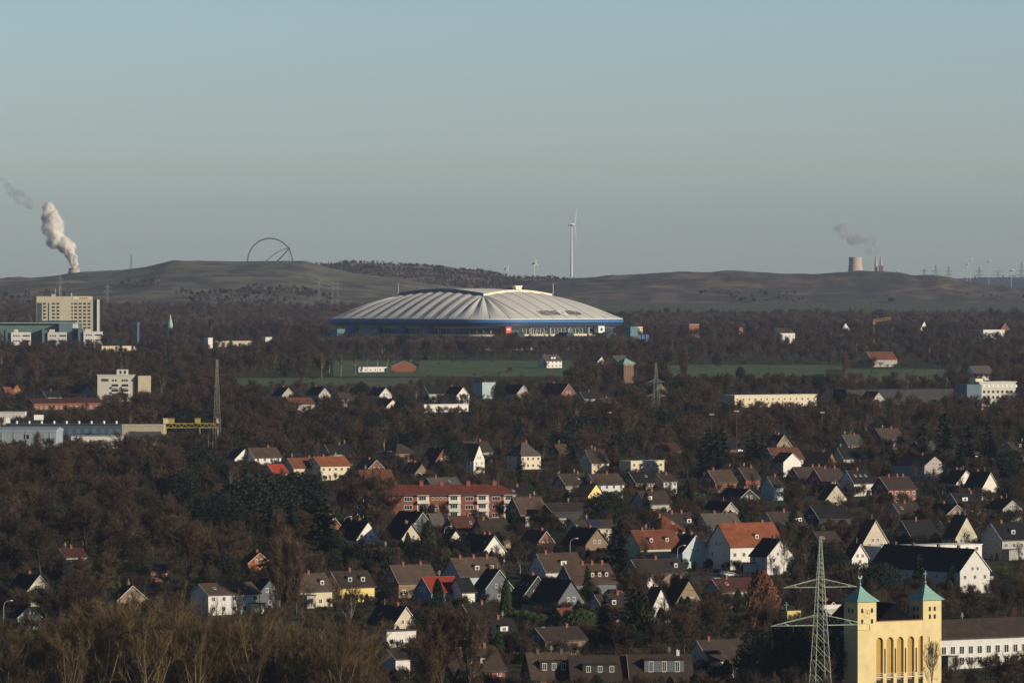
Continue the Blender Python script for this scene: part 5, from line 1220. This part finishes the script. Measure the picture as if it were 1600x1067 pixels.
CAT = {'sparse': ('bare_tree', 'bare tree'), 'bare': ('bare_tree', 'bare tree'), 'willow': ('willow_tree', 'bare tree'), 'poplar': ('poplar_tree', 'poplar'), 'birch': ('birch_tree', 'birch'), 'spruce': ('spruce_tree', 'conifer'),
       'pine': ('evergreen_tree', 'evergreen tree'), 'cypress': ('cypress_tree', 'cypress'), 'hedge': ('shrub', 'shrub'), 'russet': ('russet_tree', 'tree')}
BASEH = {'sparse': 14, 'bare': 14, 'willow': 20, 'poplar': 20, 'birch': 14, 'spruce': 15, 'pine': 12, 'cypress': 8, 'hedge': 3.2, 'russet': 12}
BASER = {'sparse': 5.0, 'bare': 5.1, 'willow': 6.0, 'poplar': 2.5, 'birch': 3.2, 'spruce': 3.4, 'pine': 4.2, 'cypress': 1.3, 'hedge': 2.2, 'russet': 3.4}
def tree(kind, px, D, h, label, group=None, wide=1.0, var=None):
    v = rng.integers(len(PROTO[kind])) if var is None else var
    a, b = PROTO[kind][v]; k = h / BASEH[kind]
    o = thing(CAT[kind][0], label, CAT[kind][1], (X(px, D), D, gz(D)), rng.uniform(0, 6.28), group)
    o.scale = (k * wide, k * wide, k); link('trunk', a, o); link('crown', b, o); return o
PLACED = []
def put(kind, px, yt, yb, label, wide=1.0, group=None, D=None):
    """named tree: top and foot rows as seen"""
    D = D or D_base(yb); h = (yb - yt) * D / FPX; tree(kind, px, D, h, label, group, wide); PLACED.append((px, D, BASER[kind] * h / BASEH[kind] * wide))
    s = FPX / D; w = BASER[kind] * h / BASEH[kind] * wide * s * .75; CLEAR.append((px - w, px + w, yt + 4, yt + (yb - yt) * .7, D))
# named conifers, cypresses and poplars
put('spruce', 505, 773, 903, 'tall dark spruce, the highest tree left of the bright white gable', 1.5)
put('spruce', 966, 800, 910, 'tall spruce standing between the black roof and the broad orange roof', 1.4)
put('spruce', 988, 912, 1010, 'broad dark spruce left of the steep white triangular gable', 1.5)
put('cypress', 1000, 925, 1015, 'dense green conical evergreen touching the steep white triangle gable', 1.9)
put('spruce', 945, 925, 1010, 'dark spruce behind hedges left of the broad dark spruce', 1.0)
put('spruce', 918, 880, 950, 'small dark spruce before the row of three pale dormers', .9)
put('spruce', 1442, 653, 735, 'tall bluish spruce above the striped grey gables', 1.0)
put('spruce', 1476, 640, 745, 'broad black spruce right of the bluish spruce', 1.3)
put('spruce', 1512, 655, 750, 'dark spruce in the black clump near the right edge', 1.2)
put('spruce', 1545, 655, 750, 'rightmost dark spruce of the black clump', 1.2)
put('spruce', 1500, 690, 760, 'short dark spruce in front of the black clump', 1.5)
put('pine', 1578, 705, 770, 'round evergreen crown at the right edge above the white gables', 1.2)
for k, (px, yt, yb) in enumerate(((893, 688, 745), (958, 675, 740), (1105, 668, 745), (1118, 672, 745), (1128, 665, 742), (1178, 668, 750), (1190, 676, 745))):
    put('spruce', px, yt, yb, ('dark conifer left of the cream house with tall brown roof', 'dark conifer right of the cream house with tall brown roof', 'leftmost conifer of the dark clump above the brick terrace', 'second conifer of the dark clump above the brick terrace', 'highest conifer of the dark clump above the brick terrace', 'dark conifer just right of the floodlight mast', 'dark conifer left of the tan pointed gable')[k], 1.5)
put('pine', 583, 643, 682, 'round dark evergreen alone in the brown wood left of centre', 1.0)
put('pine', 565, 598, 622, 'dark round evergreen at the meadow edge', 1.3)
put('pine', 1157, 573, 598, 'small dark evergreen in the far meadow', 1.0)
put('pine', 778, 600, 630, 'dark evergreen right of the blue grey cube', 1.0)
put('pine', 1278, 585, 612, 'dark evergreen left of the very long dark building', 1.4)
put('pine', 1320, 610, 632, 'dark evergreen in front of the very long dark building', 2.0)
put('pine', 1133, 630, 652, 'dark evergreen before the long cream row', 1.0)
for k, (px, yt, yb, w) in enumerate(((384, 728, 800, 1.7), (402, 742, 840, 1.7), (437, 736, 815, 1.7), (466, 740, 825, 1.7), (230, 708, 760, 1.2), (712, 690, 745, .8))):
    put('pine' if k % 2 else 'spruce', px, yt, yb, ('dark conifer below the white walled house with long brown roof', 'broad dark evergreen left of the tall spruce group', 'dark conifer in front of the small red roof', 'evergreen in front of the orange roofed villa', 'dark evergreen in the left wood below the gantry crane', 'tall dark conifer left of the black pointed gable')[k], w)
for k, (px, yt, yb, w) in enumerate(((325, 862, 925, 1.5), (352, 868, 922, 1.3), (540, 842, 905, 1.5), (565, 848, 905, 1.4), (590, 843, 905, 1.2), (610, 855, 905, 1.4), (700, 825, 885, 1.4), (720, 840, 885, 1.1))):
    put('pine' if k % 2 else 'spruce', px, yt, yb, 'dark evergreen ' + ('left of the white two storey block roof', 'right above the white two storey block roof', 'directly right of the tall spruce', 'below the left side of the bright white gable', 'under the bright white gable', 'right below the bright white gable', 'under the maroon roof', 'before the half hidden white gable')[k], w)
for k, (px, yt, yb, w) in enumerate(((637, 833, 885, 1.0), (669, 815, 880, 1.3), (684, 905, 960, 1.2), (791, 905, 965, 1.0), (637, 890, 915, .8), (793, 893, 930, .7))):
    put('cypress', px, yt, yb, ('bright green pointed cypress beside the slim pale gable', 'broad green cypress right of the slim pale gable', 'dark cypress in front of the bright red roof', 'tall green cypress left of the black roofed terrace', 'slim cypress on the brown roofed house with twin ends', 'slim cypress right of the blue gable house')[k], w)
for k, (px, yt, yb, w) in enumerate(((806, 955, 980, 2.2), (820, 955, 982, 2.2), (832, 958, 984, 2.0), (846, 960, 985, 1.8), (866, 962, 990, 1.8), (896, 955, 992, 1.9), (908, 953, 992, 1.9), (917, 956, 992, 1.6))):
    put('hedge', px, yt, yb, 'green hedge bush ' + ('at the left end of the hedge under the black terrace', 'second from the left in the hedge under the black terrace', 'in the middle of the hedge under the black terrace', 'at the right end of the hedge under the black terrace', 'before the orange brown shed roof', 'left of three bright green bushes by the slate gable', 'middle of three bright green bushes by the slate gable', 'right of three bright green bushes by the slate gable')[k], w * .6)
for k, (px, yt, yb, w) in enumerate(((432, 845, 962, 1.1), (446, 832, 960, 1.1), (462, 850, 962, 1.1))): put('poplar', px, yt, yb, ('leftmost', 'highest', 'rightmost')[k] + ' of three tall tan bare poplars left of the cream terrace', w)
for k, (px, yt, yb, w) in enumerate(((1320, 551, 585, 1.6), (1071, 545, 592, 1.2), (56, 558, 606, 1.3), (28, 574, 606, 1.3), (1066, 549, 592, 1.2))):
    put('poplar', px, yt, yb, ('pale columnar bare tree left of the orange roofed farmhouse', 'tall columnar bare poplar in the meadow right of the brick tower', 'columnar bare poplar near the left edge', 'shorter bare poplar at the left edge', 'left twin of the columnar poplar right of the brick tower')[k], w)
for k, (px, yt, yb, w) in enumerate(((345, 770, 850, 1.4), (420, 770, 850, 1.6), (452, 775, 850, 1.6), (285, 735, 800, 1.2), (760, 960, 1030, 1.2), (1010, 765, 815, 1.3), (948, 770, 830, 1.3), (1075, 745, 800, 1.4), (1240, 790, 850, 1.4), (655, 845, 895, 1.4), (1290, 650, 700, 1.2))):
    put('spruce' if k % 3 else 'pine', px, yt, yb, ('round evergreen in the left wood above the brick house with arched window', 'dark conifer in the lower left of the conifer cluster by the orange villa', 'dark conifer in the lower right of the conifer cluster by the orange villa', 'evergreen in the left wood below the slim lattice mast', 'dark conifer above the large brown roofed house at the bottom', 'dark conifer right of the pale yellow gabled house', 'dark evergreen just right of the pale yellow gable', 'dark conifer below the end of the white terraced house', 'dark conifer behind the tall orange roof right end', 'evergreen behind the broad green cypress', 'dark conifer in the brown wood above the tan pointed gable')[k], w)
put('russet', 1191, 893, 990, 'russet brown conical tree with withered leaves below the blue wall', 1.15)
put('russet', 1583, 950, 975, 'small russet tree at the right edge above the parish hall', 1.3)
put('birch', 1132, 655, 702, 'pale stemmed bare birch left of the dark conifers', 1)
put('birch', 1258, 838, 905, 'pale stemmed birch behind the tip of the large pylon', 1)
put('birch', 1225, 828, 900, 'leaning pale stemmed birch left of the large pylon', 1)
put('birch', 547, 915, 1000, 'pale branched birch before the yellow walled terraced house', 1.2)
put('pine', 1355, 880, 925, 'round dark evergreen below the slim white gable with red verge', 1.4)
put('pine', 1378, 880, 945, 'dark evergreen against the left end of the long white block', 1.1)
put('spruce', 1437, 862, 930, 'dark spruce in front of the middle of the long white block', 1.1)
put('spruce', 1487, 878, 930, 'dark spruce in front of the right half of the long white block', 1.2)
put('cypress', 1430, 893, 925, 'yellow green cypress before the long white block', 1.2)
put('pine', 1300, 855, 905, 'greyish evergreen right of the pylon tip', 1.3)
put('pine', 1195, 985, 1070, 'large black evergreen left of the large pylon foot', 1.3)
put('pine', 1235, 975, 1070, 'large dark evergreen directly left of the pylon shaft', 1.2)
put('pine', 1306, 985, 1085, 'black evergreen crown between the large pylon and the church side wall', 1.0)
put('pine', 1335, 640, 668, 'dark evergreen in the right wood below the orange flank house', 1.2)
put('spruce', 812, 705, 745, 'dark conifer before the cream house with grey hipped roof', 1.1)
for k, (px, yt, yb) in enumerate(((533, 568, 603), (555, 566, 600), (574, 565, 598), (590, 562, 596), (605, 566, 596), (642, 563, 592), (503, 566, 604))):
    put('birch', px, yt - 12, yb - 12, 'pale stemmed bare birch before the arena wood, %s in the row' % ('second', 'third', 'fourth', 'fifth', 'sixth', 'last', 'first')[k], .8, 'birches below the arena', D=D_base(yb - 14))
# clear rectangles for the meadows and skyline things
for l_, r_, t_, b_, D_ in ((530, 885, 571, 598, 4850), (370, 640, 598, 606, 4200), (1045, 1315, 573, 590, 4650), (1300, 1480, 576, 590, 4500), (880, 1600, 473, 487, 9000)): CLEAR.append((l_, r_, t_, b_, D_))

# ---- the rest of the woods: candidates spread over the ground, nothing on houses or meadows
cand = []
def okpos(px, D, h, r, tol):
    x = X(px, D)
    for hx_, hy_, hr_ in HOUSES:
        if abs(D - hy_) < hr_ + r * .5 and abs(x - hx_) < hr_ + r * .5: return False
    for l_, r_, D0, D1 in FIELDS:
        if D0 - 20 < D < D1 + 20 and l_ - 4 < px < r_ + 4 and not (D > 3000 and noise2(px * 3, D, 90, 21) > .45): return False
    for q in PLACED:
        if abs(D - q[1]) < 4 and abs(px - q[0]) < q[2] * FPX / D: return False
    s = FPX / D; yb = yground(D); L_, R_, T_, B_2 = px - r * s * .85, px + r * s * .85, yb - h * s, yb
    for l_, r_, t_, b_, D0 in CLEAR:
        if D0 <= D: continue
        ox_ = min(R_, r_) - max(L_, l_); oy_ = min(B_2, b_) - max(T_ + 1.5, t_)
        if ox_ > 0 and oy_ > 0:
            f = ox_ * oy_ / max(30, (r_ - l_) * (b_ - t_))
            if f > tol or ox_ * oy_ > tol * 700: return False
    return True
y = 1175.0
while y > 500:
    D = D_base(y) if y > 470 else 9000
    s = FPX / D; dx = 7.4 * s * (.92 if y > 780 else .8); dy = max(3.0, 11 * s * (.30 if y > 780 else .26))
    px = -60.0 + rng.uniform(0, dx)
    while px < 1660:
        p2 = px + rng.uniform(-.35, .35) * dx; y2 = y + rng.uniform(-.5, .5) * dy; D2 = D_base(min(1190, max(498, y2)))
        cl = noise2(p2, y2 * 3, 260, 9)
        h = (12.2 + 2.2 * rng.normal() * .8 + 2.5 * cl) * (1.1 if y2 > 1000 and p2 < 600 else 1.0) * (.85 if 620 < p2 < 1600 and y2 > 740 else 1.0)
        if p2 < 560 and y2 > 730: h *= 1.1 + .35 * noise2(p2, y2 * 2, 70, 12)
        h = float(np.clip(h, 6.5, 19))
        cand.append((p2, D2, h)); px += dx
    y -= dy
keep = []
for p2, D2, h in cand:
    r = 5.1 * h / 14
    tol = .20 if yground(D2) > 620 else .18
    if okpos(p2, D2, h, r, tol): keep.append((p2, D2, h))
    else:
        h2 = h * .5
        if okpos(p2, D2, h2, 5.1 * h2 / 14, tol * .6): keep.append((p2, D2, h2))

# garden trees and bushes that hide the feet of the houses, as gardens do
cover = []
for l_, r_, t_, b_, D0 in list(CLEAR):
    if D0 > 4300 or r_ - l_ < 16 or b_ < 575: continue
    px = l_ - 4
    while px < r_ + 6:
        Dc = D0 - rng.uniform(8, 20) ; top = b_ + 1 - rng.uniform(0, .34) * (b_ - t_); h = (yground(Dc) - top) * Dc / FPX
        if h < 1.2: px += 14; continue
        h = min(h, 12); wd = rng.uniform(.9, 1.5) if h < 6 else rng.uniform(.8, 1.1); r = .36 * h * wd; kd = rng.random()
        if okpos(px, Dc, h, r * .6, .30): cover.append((px, Dc, h, wd, kd))
        px += max(8, .85 * r * FPX / Dc)
sparse = []
for l_, r_, t_, b_, D0 in list(CLEAR):
    if D0 > 2900 or r_ - l_ < 28 or b_ < 700 or rng.random() > .62 or t_ > 1005: continue
    pxs = rng.uniform(l_ + 3, r_ - 3); Dc = D0 - rng.uniform(12, 30); top = t_ + rng.uniform(.1, .6) * (b_ - t_); h = (yground(Dc) - top) * Dc / FPX
    if 4 < h < 14 and not (1318 < pxs < 1476 and b_ > 1000): sparse.append((pxs, Dc, h))
# foreground willows lower left
WIL = [(60, 985, 1150), (150, 955, 1160), (185, 962, 1150), (230, 948, 1165), (268, 952, 1150), (310, 965, 1160), (345, 968, 1150), (392, 960, 1160), (430, 975, 1150), (470, 990, 1160), (520, 1000, 1165), (10, 1000, 1160), (110, 990, 1165), (560, 985, 1160)]
for k, (px, yt, yb) in enumerate(WIL):
    D = D_base(yb); tree('willow', px, D, (yb - yt) * D / FPX, 'tall yellow brown bare tree with upswept branches along the lower left edge', 'tall bare trees along the lower left edge', rng.uniform(.85, 1.15))
for k, (px, yt, yb) in enumerate(((690, 955, 1120), (735, 950, 1120), (670, 985, 1130))):
    tree('bare', px, D_base(yb), (yb - yt) * D_base(yb) / FPX, 'tall forked bare tree in front of the large brown roofed house at the bottom', 'forked trees before the bottom brown roof', .7)
put('bare', 562, 742, 822, 'bare brown tree hiding the left end of the red brick block', .9)
put('bare', 590, 738, 826, 'bare brown tree hugging the left corner of the red brick block', .9)
put('bare', 607, 765, 835, 'low bare tree before the left windows of the red brick block', .8)
put('birch', 1456, 990, 1095, 'bare tree with fine twigs in front of the church portal', .8, D=1530)
keep.sort(key=lambda q: q[1])
near = [q for q in keep if -20 < q[0] < 1620 and yground(q[1]) - q[2] * FPX / q[1] < 1060][:0] or sorted([q for q in keep if -20 < q[0] < 1620 and yground(q[1]) - q[2] * FPX / q[1] < 1062], key=lambda q: -q[2] * FPX / q[1])[:125]
ns = set(id(q) for q in near)
ZONE = [('left', 0, 560), ('centre', 560, 1050), ('right', 1050, 1700)]
for q in near:
    yb = yground(q[1]); col_ = 'left' if q[0] < 540 else ('centre' if q[0] < 1080 else 'right')
    row = 'lower' if yb > 985 else ('middle' if yb > 860 else 'upper')
    desc = {('left', 'lower'): 'bare brown tree in the wood below the white two storey block', ('left', 'middle'): 'bare brown tree in the dense wood left of the tall poplars', ('left', 'upper'): 'bare brown tree in the wood above the small stained gables on the left',
            ('centre', 'lower'): 'bare brown tree between the white garage building and the bottom row of roofs', ('centre', 'middle'): 'bare garden tree among the dark roofs and red roof in the centre', ('centre', 'upper'): 'bare garden tree around the red brick block and the broad orange roof',
            ('right', 'lower'): 'bare brown tree beside the church and the large pylon', ('right', 'middle'): 'bare brown tree around the long white block with four chimneys', ('right', 'upper'): 'bare brown tree among the houses on the upper right slope'}[(col_, row)]
    tree('bare', q[0], q[1], q[2], desc, '%s %s bare trees' % (row, col_), rng.uniform(.85, 1.35))

for px, Dc, h in sparse:
    tree('sparse', px, Dc, h, 'thin leafless tree before a %s house wall in the %s third' % ('foreground' if Dc < 1950 else 'middle row', 'left' if px < 540 else ('centre' if px < 1080 else 'right')), 'thin trees before house walls, %s %s' % ('near' if Dc < 1950 else 'far', 'left' if px < 540 else ('centre' if px < 1080 else 'right')), .8)
print('sparse', len(sparse), sum(o.name.startswith('bare_tree') for o in bpy.data.objects))
cover.sort(key=lambda q: -q[2] / q[1]); extra = []; nb = 0
for px, Dc, h, wd, kd in cover:
    col_ = 'left' if px < 540 else ('centre' if px < 1080 else 'right'); row = 'near' if Dc < 1950 else ('middle' if Dc < 2400 else 'far')
    if kd < .62: nb += 1
    if Dc > 2500 or (kd < .62 and nb > 120): extra.append((px, Dc, h, wd, kd)); continue
    if kd < .62: tree('bare', px, Dc, h, 'small bare garden tree before the foot of a %s house on the %s' % ({'near': 'foreground', 'middle': 'middle row', 'far': 'back row'}[row], col_ if col_ != 'centre' else 'centre line'), '%s %s bare garden trees' % (row, col_), wd)
    else: tree('pine' if kd < .82 else 'cypress', px, Dc, h, 'dark evergreen garden %s before the foot of a %s house on the %s' % ('bush' if kd < .82 else 'conifer', {'near': 'foreground', 'middle': 'middle row', 'far': 'back row'}[row], col_ if col_ != 'centre' else 'centre line'), '%s %s evergreen garden %s' % (row, col_, 'bushes' if kd < .82 else 'conifers'), wd * (.8 if kd < .82 else 1.6))
print('cover', len(cover), len(extra))
def scatter(name, label, cat, pts, sources, kind='stuff'):
    """one object: points instanced with the source meshes by geometry nodes; pts = (x, y, z, sx, sz, rot, variant)"""
    src = bpy.data.collections.new(name + '_kinds')
    for k, me in enumerate(sources): src.objects.link(bpy.data.objects.new('%s_kind_%02d' % (name, k), me))
    me = bpy.data.meshes.new(name); me.from_pydata([p[:3] for p in pts], [], [])
    a = me.attributes.new('tree_scale', 'FLOAT_VECTOR', 'POINT'); a.data.foreach_set('vector', [c for p in pts for c in (p[3], p[3], p[4])])
    a = me.attributes.new('turn', 'FLOAT', 'POINT'); a.data.foreach_set('value', [p[5] for p in pts])
    a = me.attributes.new('variant', 'INT', 'POINT'); a.data.foreach_set('value', [int(p[6]) for p in pts])
    o = link(name, me); tag(o, label, cat); o['kind'] = kind
    ng = bpy.data.node_groups.new(name, 'GeometryNodeTree'); ng.interface.new_socket('Geometry', in_out='INPUT', socket_type='NodeSocketGeometry'); ng.interface.new_socket('Geometry', in_out='OUTPUT', socket_type='NodeSocketGeometry')
    n = ng.nodes; l = ng.links; gi = n.new('NodeGroupInput'); go = n.new('NodeGroupOutput'); ip = n.new('GeometryNodeInstanceOnPoints'); ci = n.new('GeometryNodeCollectionInfo')
    ci.inputs[0].default_value = src; ci.inputs[1].default_value = True; ci.inputs[2].default_value = True
    def attr(nm, dt):
        q = n.new('GeometryNodeInputNamedAttribute'); q.data_type = dt; q.inputs[0].default_value = nm; return q.outputs[0]
    cb = n.new('ShaderNodeCombineXYZ'); l.new(attr('turn', 'FLOAT'), cb.inputs[2])
    l.new(gi.outputs[0], ip.inputs['Points']); l.new(ci.outputs[0], ip.inputs['Instance']); ip.inputs['Pick Instance'].default_value = True
    l.new(attr('variant', 'INT'), ip.inputs['Instance Index']); l.new(cb.outputs[0], ip.inputs['Rotation']); l.new(attr('tree_scale', 'FLOAT_VECTOR'), ip.inputs['Scale'])
    l.new(ip.outputs[0], go.inputs[0]); md = o.modifiers.new('scatter', 'NODES'); md.node_group = ng; return o
def joined(a, b, ma, mb_):
    m = MB(); m.add(a.v, a.f); m.m = [0] * len(m.f); k = len(m.f); m.add(b.v, b.f); m.m = m.m[:k] + [1] * (len(m.f) - k); return m.mesh('tree', ma, mb_)
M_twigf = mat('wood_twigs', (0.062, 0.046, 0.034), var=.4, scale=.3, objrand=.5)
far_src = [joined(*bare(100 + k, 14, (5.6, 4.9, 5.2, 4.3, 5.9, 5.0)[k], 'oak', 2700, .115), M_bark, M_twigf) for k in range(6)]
dist_src = [joined(*bare(100 + k, 14, (5.6, 4.9, 5.2, 4.3, 5.9, 5.0)[k], 'oak', 2400, .13), M_bark, M_twig_hazed) for k in range(6)]
far_src += [joined(*bare(110, 16, 3.0, 'birch', 1300, .09), M_birch, M_twigf), joined(*spruce(111, 14, 3.6, .6), M_bark, M_spruce), joined(*leafy(112, 12, 4.6, 1500, 'round', .6), M_bark, M_spruce)]
dist_src += far_src[6:]
pts = []
def variant(p2, yb):
    u = rng.random(); c = noise2(p2, yb * 3, 120, 4)
    if u < .05: return 6
    if u < .09 + max(0, c) * .5 and yb > 560: return 7 if rng.random() < .35 else 8
    return int(rng.integers(6))
for q in keep:
    if id(q) in ns: continue
    k = q[2] / 14; v = variant(q[0], yground(q[1])); pts.append((X(q[0], q[1]), q[1], gz(q[1]) - .2, k * rng.uniform(.9, 1.3), k, rng.uniform(0, 6.28), v))
for px, Dc, h, wd, kd in extra: pts.append((X(px, Dc), Dc, gz(Dc) - .1, h / 14 * wd, h / 14, rng.uniform(0, 6.28), int(rng.integers(6)) if kd < .7 else 8))
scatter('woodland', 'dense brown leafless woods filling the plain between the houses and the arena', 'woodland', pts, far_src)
print('woodland', len(pts), 'individual', len(near), 'keep', len(keep))
# far woods between arena and heaps, and on the heap slopes
pts = []
for px in np.arange(500, 1000, 4.5):
    for D2, tp in ((5290, 527), (5200, 531)):
        D2 += rng.uniform(-25, 25); h = (yground(D2) - tp + rng.uniform(-2.5, 2.5)) * D2 / FPX; pts.append((X(px + rng.uniform(-3, 3), D2), D2, gz(D2), h / 14 * 1.1, h / 14, rng.uniform(0, 6.28), variant(px, 550)))
for y in np.arange(524, 488, -1.7):
    D = D_base(y); s = FPX / D
    for px in np.arange(-40, 1640, 7.0 * s):
        p2 = px + rng.uniform(-4, 4) * s; D2 = D + rng.uniform(-25, 25)
        if 486 < p2 < 1000 and D2 < 5760: continue
        h = float(np.clip(12 + 2.5 * rng.normal() + 3 * noise2(p2, y * 5, 200, 6), 7, 18)); 
        if p2 > 850 and y < 506: continue
        if not okpos(p2, D2, h, 5, .3): continue
        pts.append((X(p2, D2), D2, gz(D2), h / 14 * rng.uniform(1, 1.4), h / 14, rng.uniform(0, 6.28), variant(p2, 550)))
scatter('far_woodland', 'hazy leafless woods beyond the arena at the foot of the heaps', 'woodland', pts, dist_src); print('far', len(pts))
from mathutils.bvhtree import BVHTree
pts = []
for nm, l_, r_, k0, k1, num, dens in (('slag_heap', -60, 560, .02, .34, 1500, .06), ('wooded_heap', 470, 960, .02, .90, 4200, -.3), ('spoil_heap', 760, 1640, .0, .15, 250, .1), ('far_ridge', -60, 1700, .6, .97, 500, -.2)):
    hb_ = bpy.data.objects[nm]; me = hb_.data; co = [v.co for v in me.vertices]; npx = {'slag_heap': len(np.arange(-500, 906, 5)), 'wooded_heap': len(np.arange(430, 1101, 5)), 'spoil_heap': len(np.arange(700, 1901, 5)), 'far_ridge': len(np.arange(-600, 2201, 5))}[nm]
    a0 = {'slag_heap': -500, 'wooded_heap': 430, 'spoil_heap': 700, 'far_ridge': -600}[nm]
    for _ in range(num):
        p_ = rng.uniform(l_, r_); k_ = rng.uniform(k0, k1) ; i = int((p_ - a0) / 5); j = int(k_ * 30)
        if noise2(p_, k_ * 700, 130, 8) < dens - .1: continue
        c = co[min(len(co) - 1, j * npx + i)]; h = rng.uniform(4, 8) if nm != 'wooded_heap' else rng.uniform(4, 7)
        pts.append((c.x + rng.uniform(-3, 3), c.y + rng.uniform(-10, 10), c.z - .5, h / 14 * 1.3, h / 14, rng.uniform(0, 6.28), variant(p_, 550) if rng.random() < .8 else 8))
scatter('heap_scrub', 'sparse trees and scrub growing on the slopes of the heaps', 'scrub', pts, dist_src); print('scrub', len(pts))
# undergrowth between the trees
und = [joined(*bare(120 + k, 4, 2.2, 'willow', 700, .06), M_bark, M_twigf) for k in range(2)] + [joined(*leafy(125, 2.2, 1.6, 500, 'round', .24), M_bark, M_cypress), joined(*leafy(126, 2.6, 1.9, 500, 'round', .3), M_bark, M_hedge)]
pts = []
y = 1150.0
while y > 560:
    D = D_base(y); s = FPX / D; px = -30.0
    while px < 1630:
        p2 = px + rng.uniform(-3, 3) * s; D2 = D + rng.uniform(-.5, .5) * 6 * D / 1500
        k = rng.uniform(.5, 1.25)
        if okpos(p2, D2, 3 * k, 2 * k, .05): pts.append((X(p2, D2), D2, gz(D2) - .1, k * rng.uniform(.9, 1.5), k, rng.uniform(0, 6.28), int(rng.integers(4)) if rng.random() < .5 else int(rng.integers(2))))
        px += 5.0 * s
    y -= max(3.5, 1.5 * s)
scatter('undergrowth', 'low scrub and brambles covering the ground between trees and gardens', 'undergrowth', pts, und); print('under', len(pts))

# ------------------------------------------------------------------ haze
hz_ = MB().box((0, 11500, 198), (14000, 26000, 404)).build('haze', mat('haze_air', (.8, .8, .8)))
hm = bpy.data.materials.new('haze_volume'); hm.use_nodes = True; n_ = hm.node_tree.nodes; n_.remove(n_['Principled BSDF'])
pv = n_.new('ShaderNodeVolumePrincipled'); pv.inputs['Color'].default_value = (.60, .74, 1.0, 1); pv.inputs['Density'].default_value = 2.3e-5; pv.inputs['Anisotropy'].default_value = .2
hm.node_tree.links.new(pv.outputs[0], n_['Material Output'].inputs['Volume'])
hz_.data.materials.clear(); hz_.data.materials.append(hm); hz_['kind'] = 'stuff'; tag(hz_, 'thin pale blue grey haze filling the air over the whole plain', 'haze')
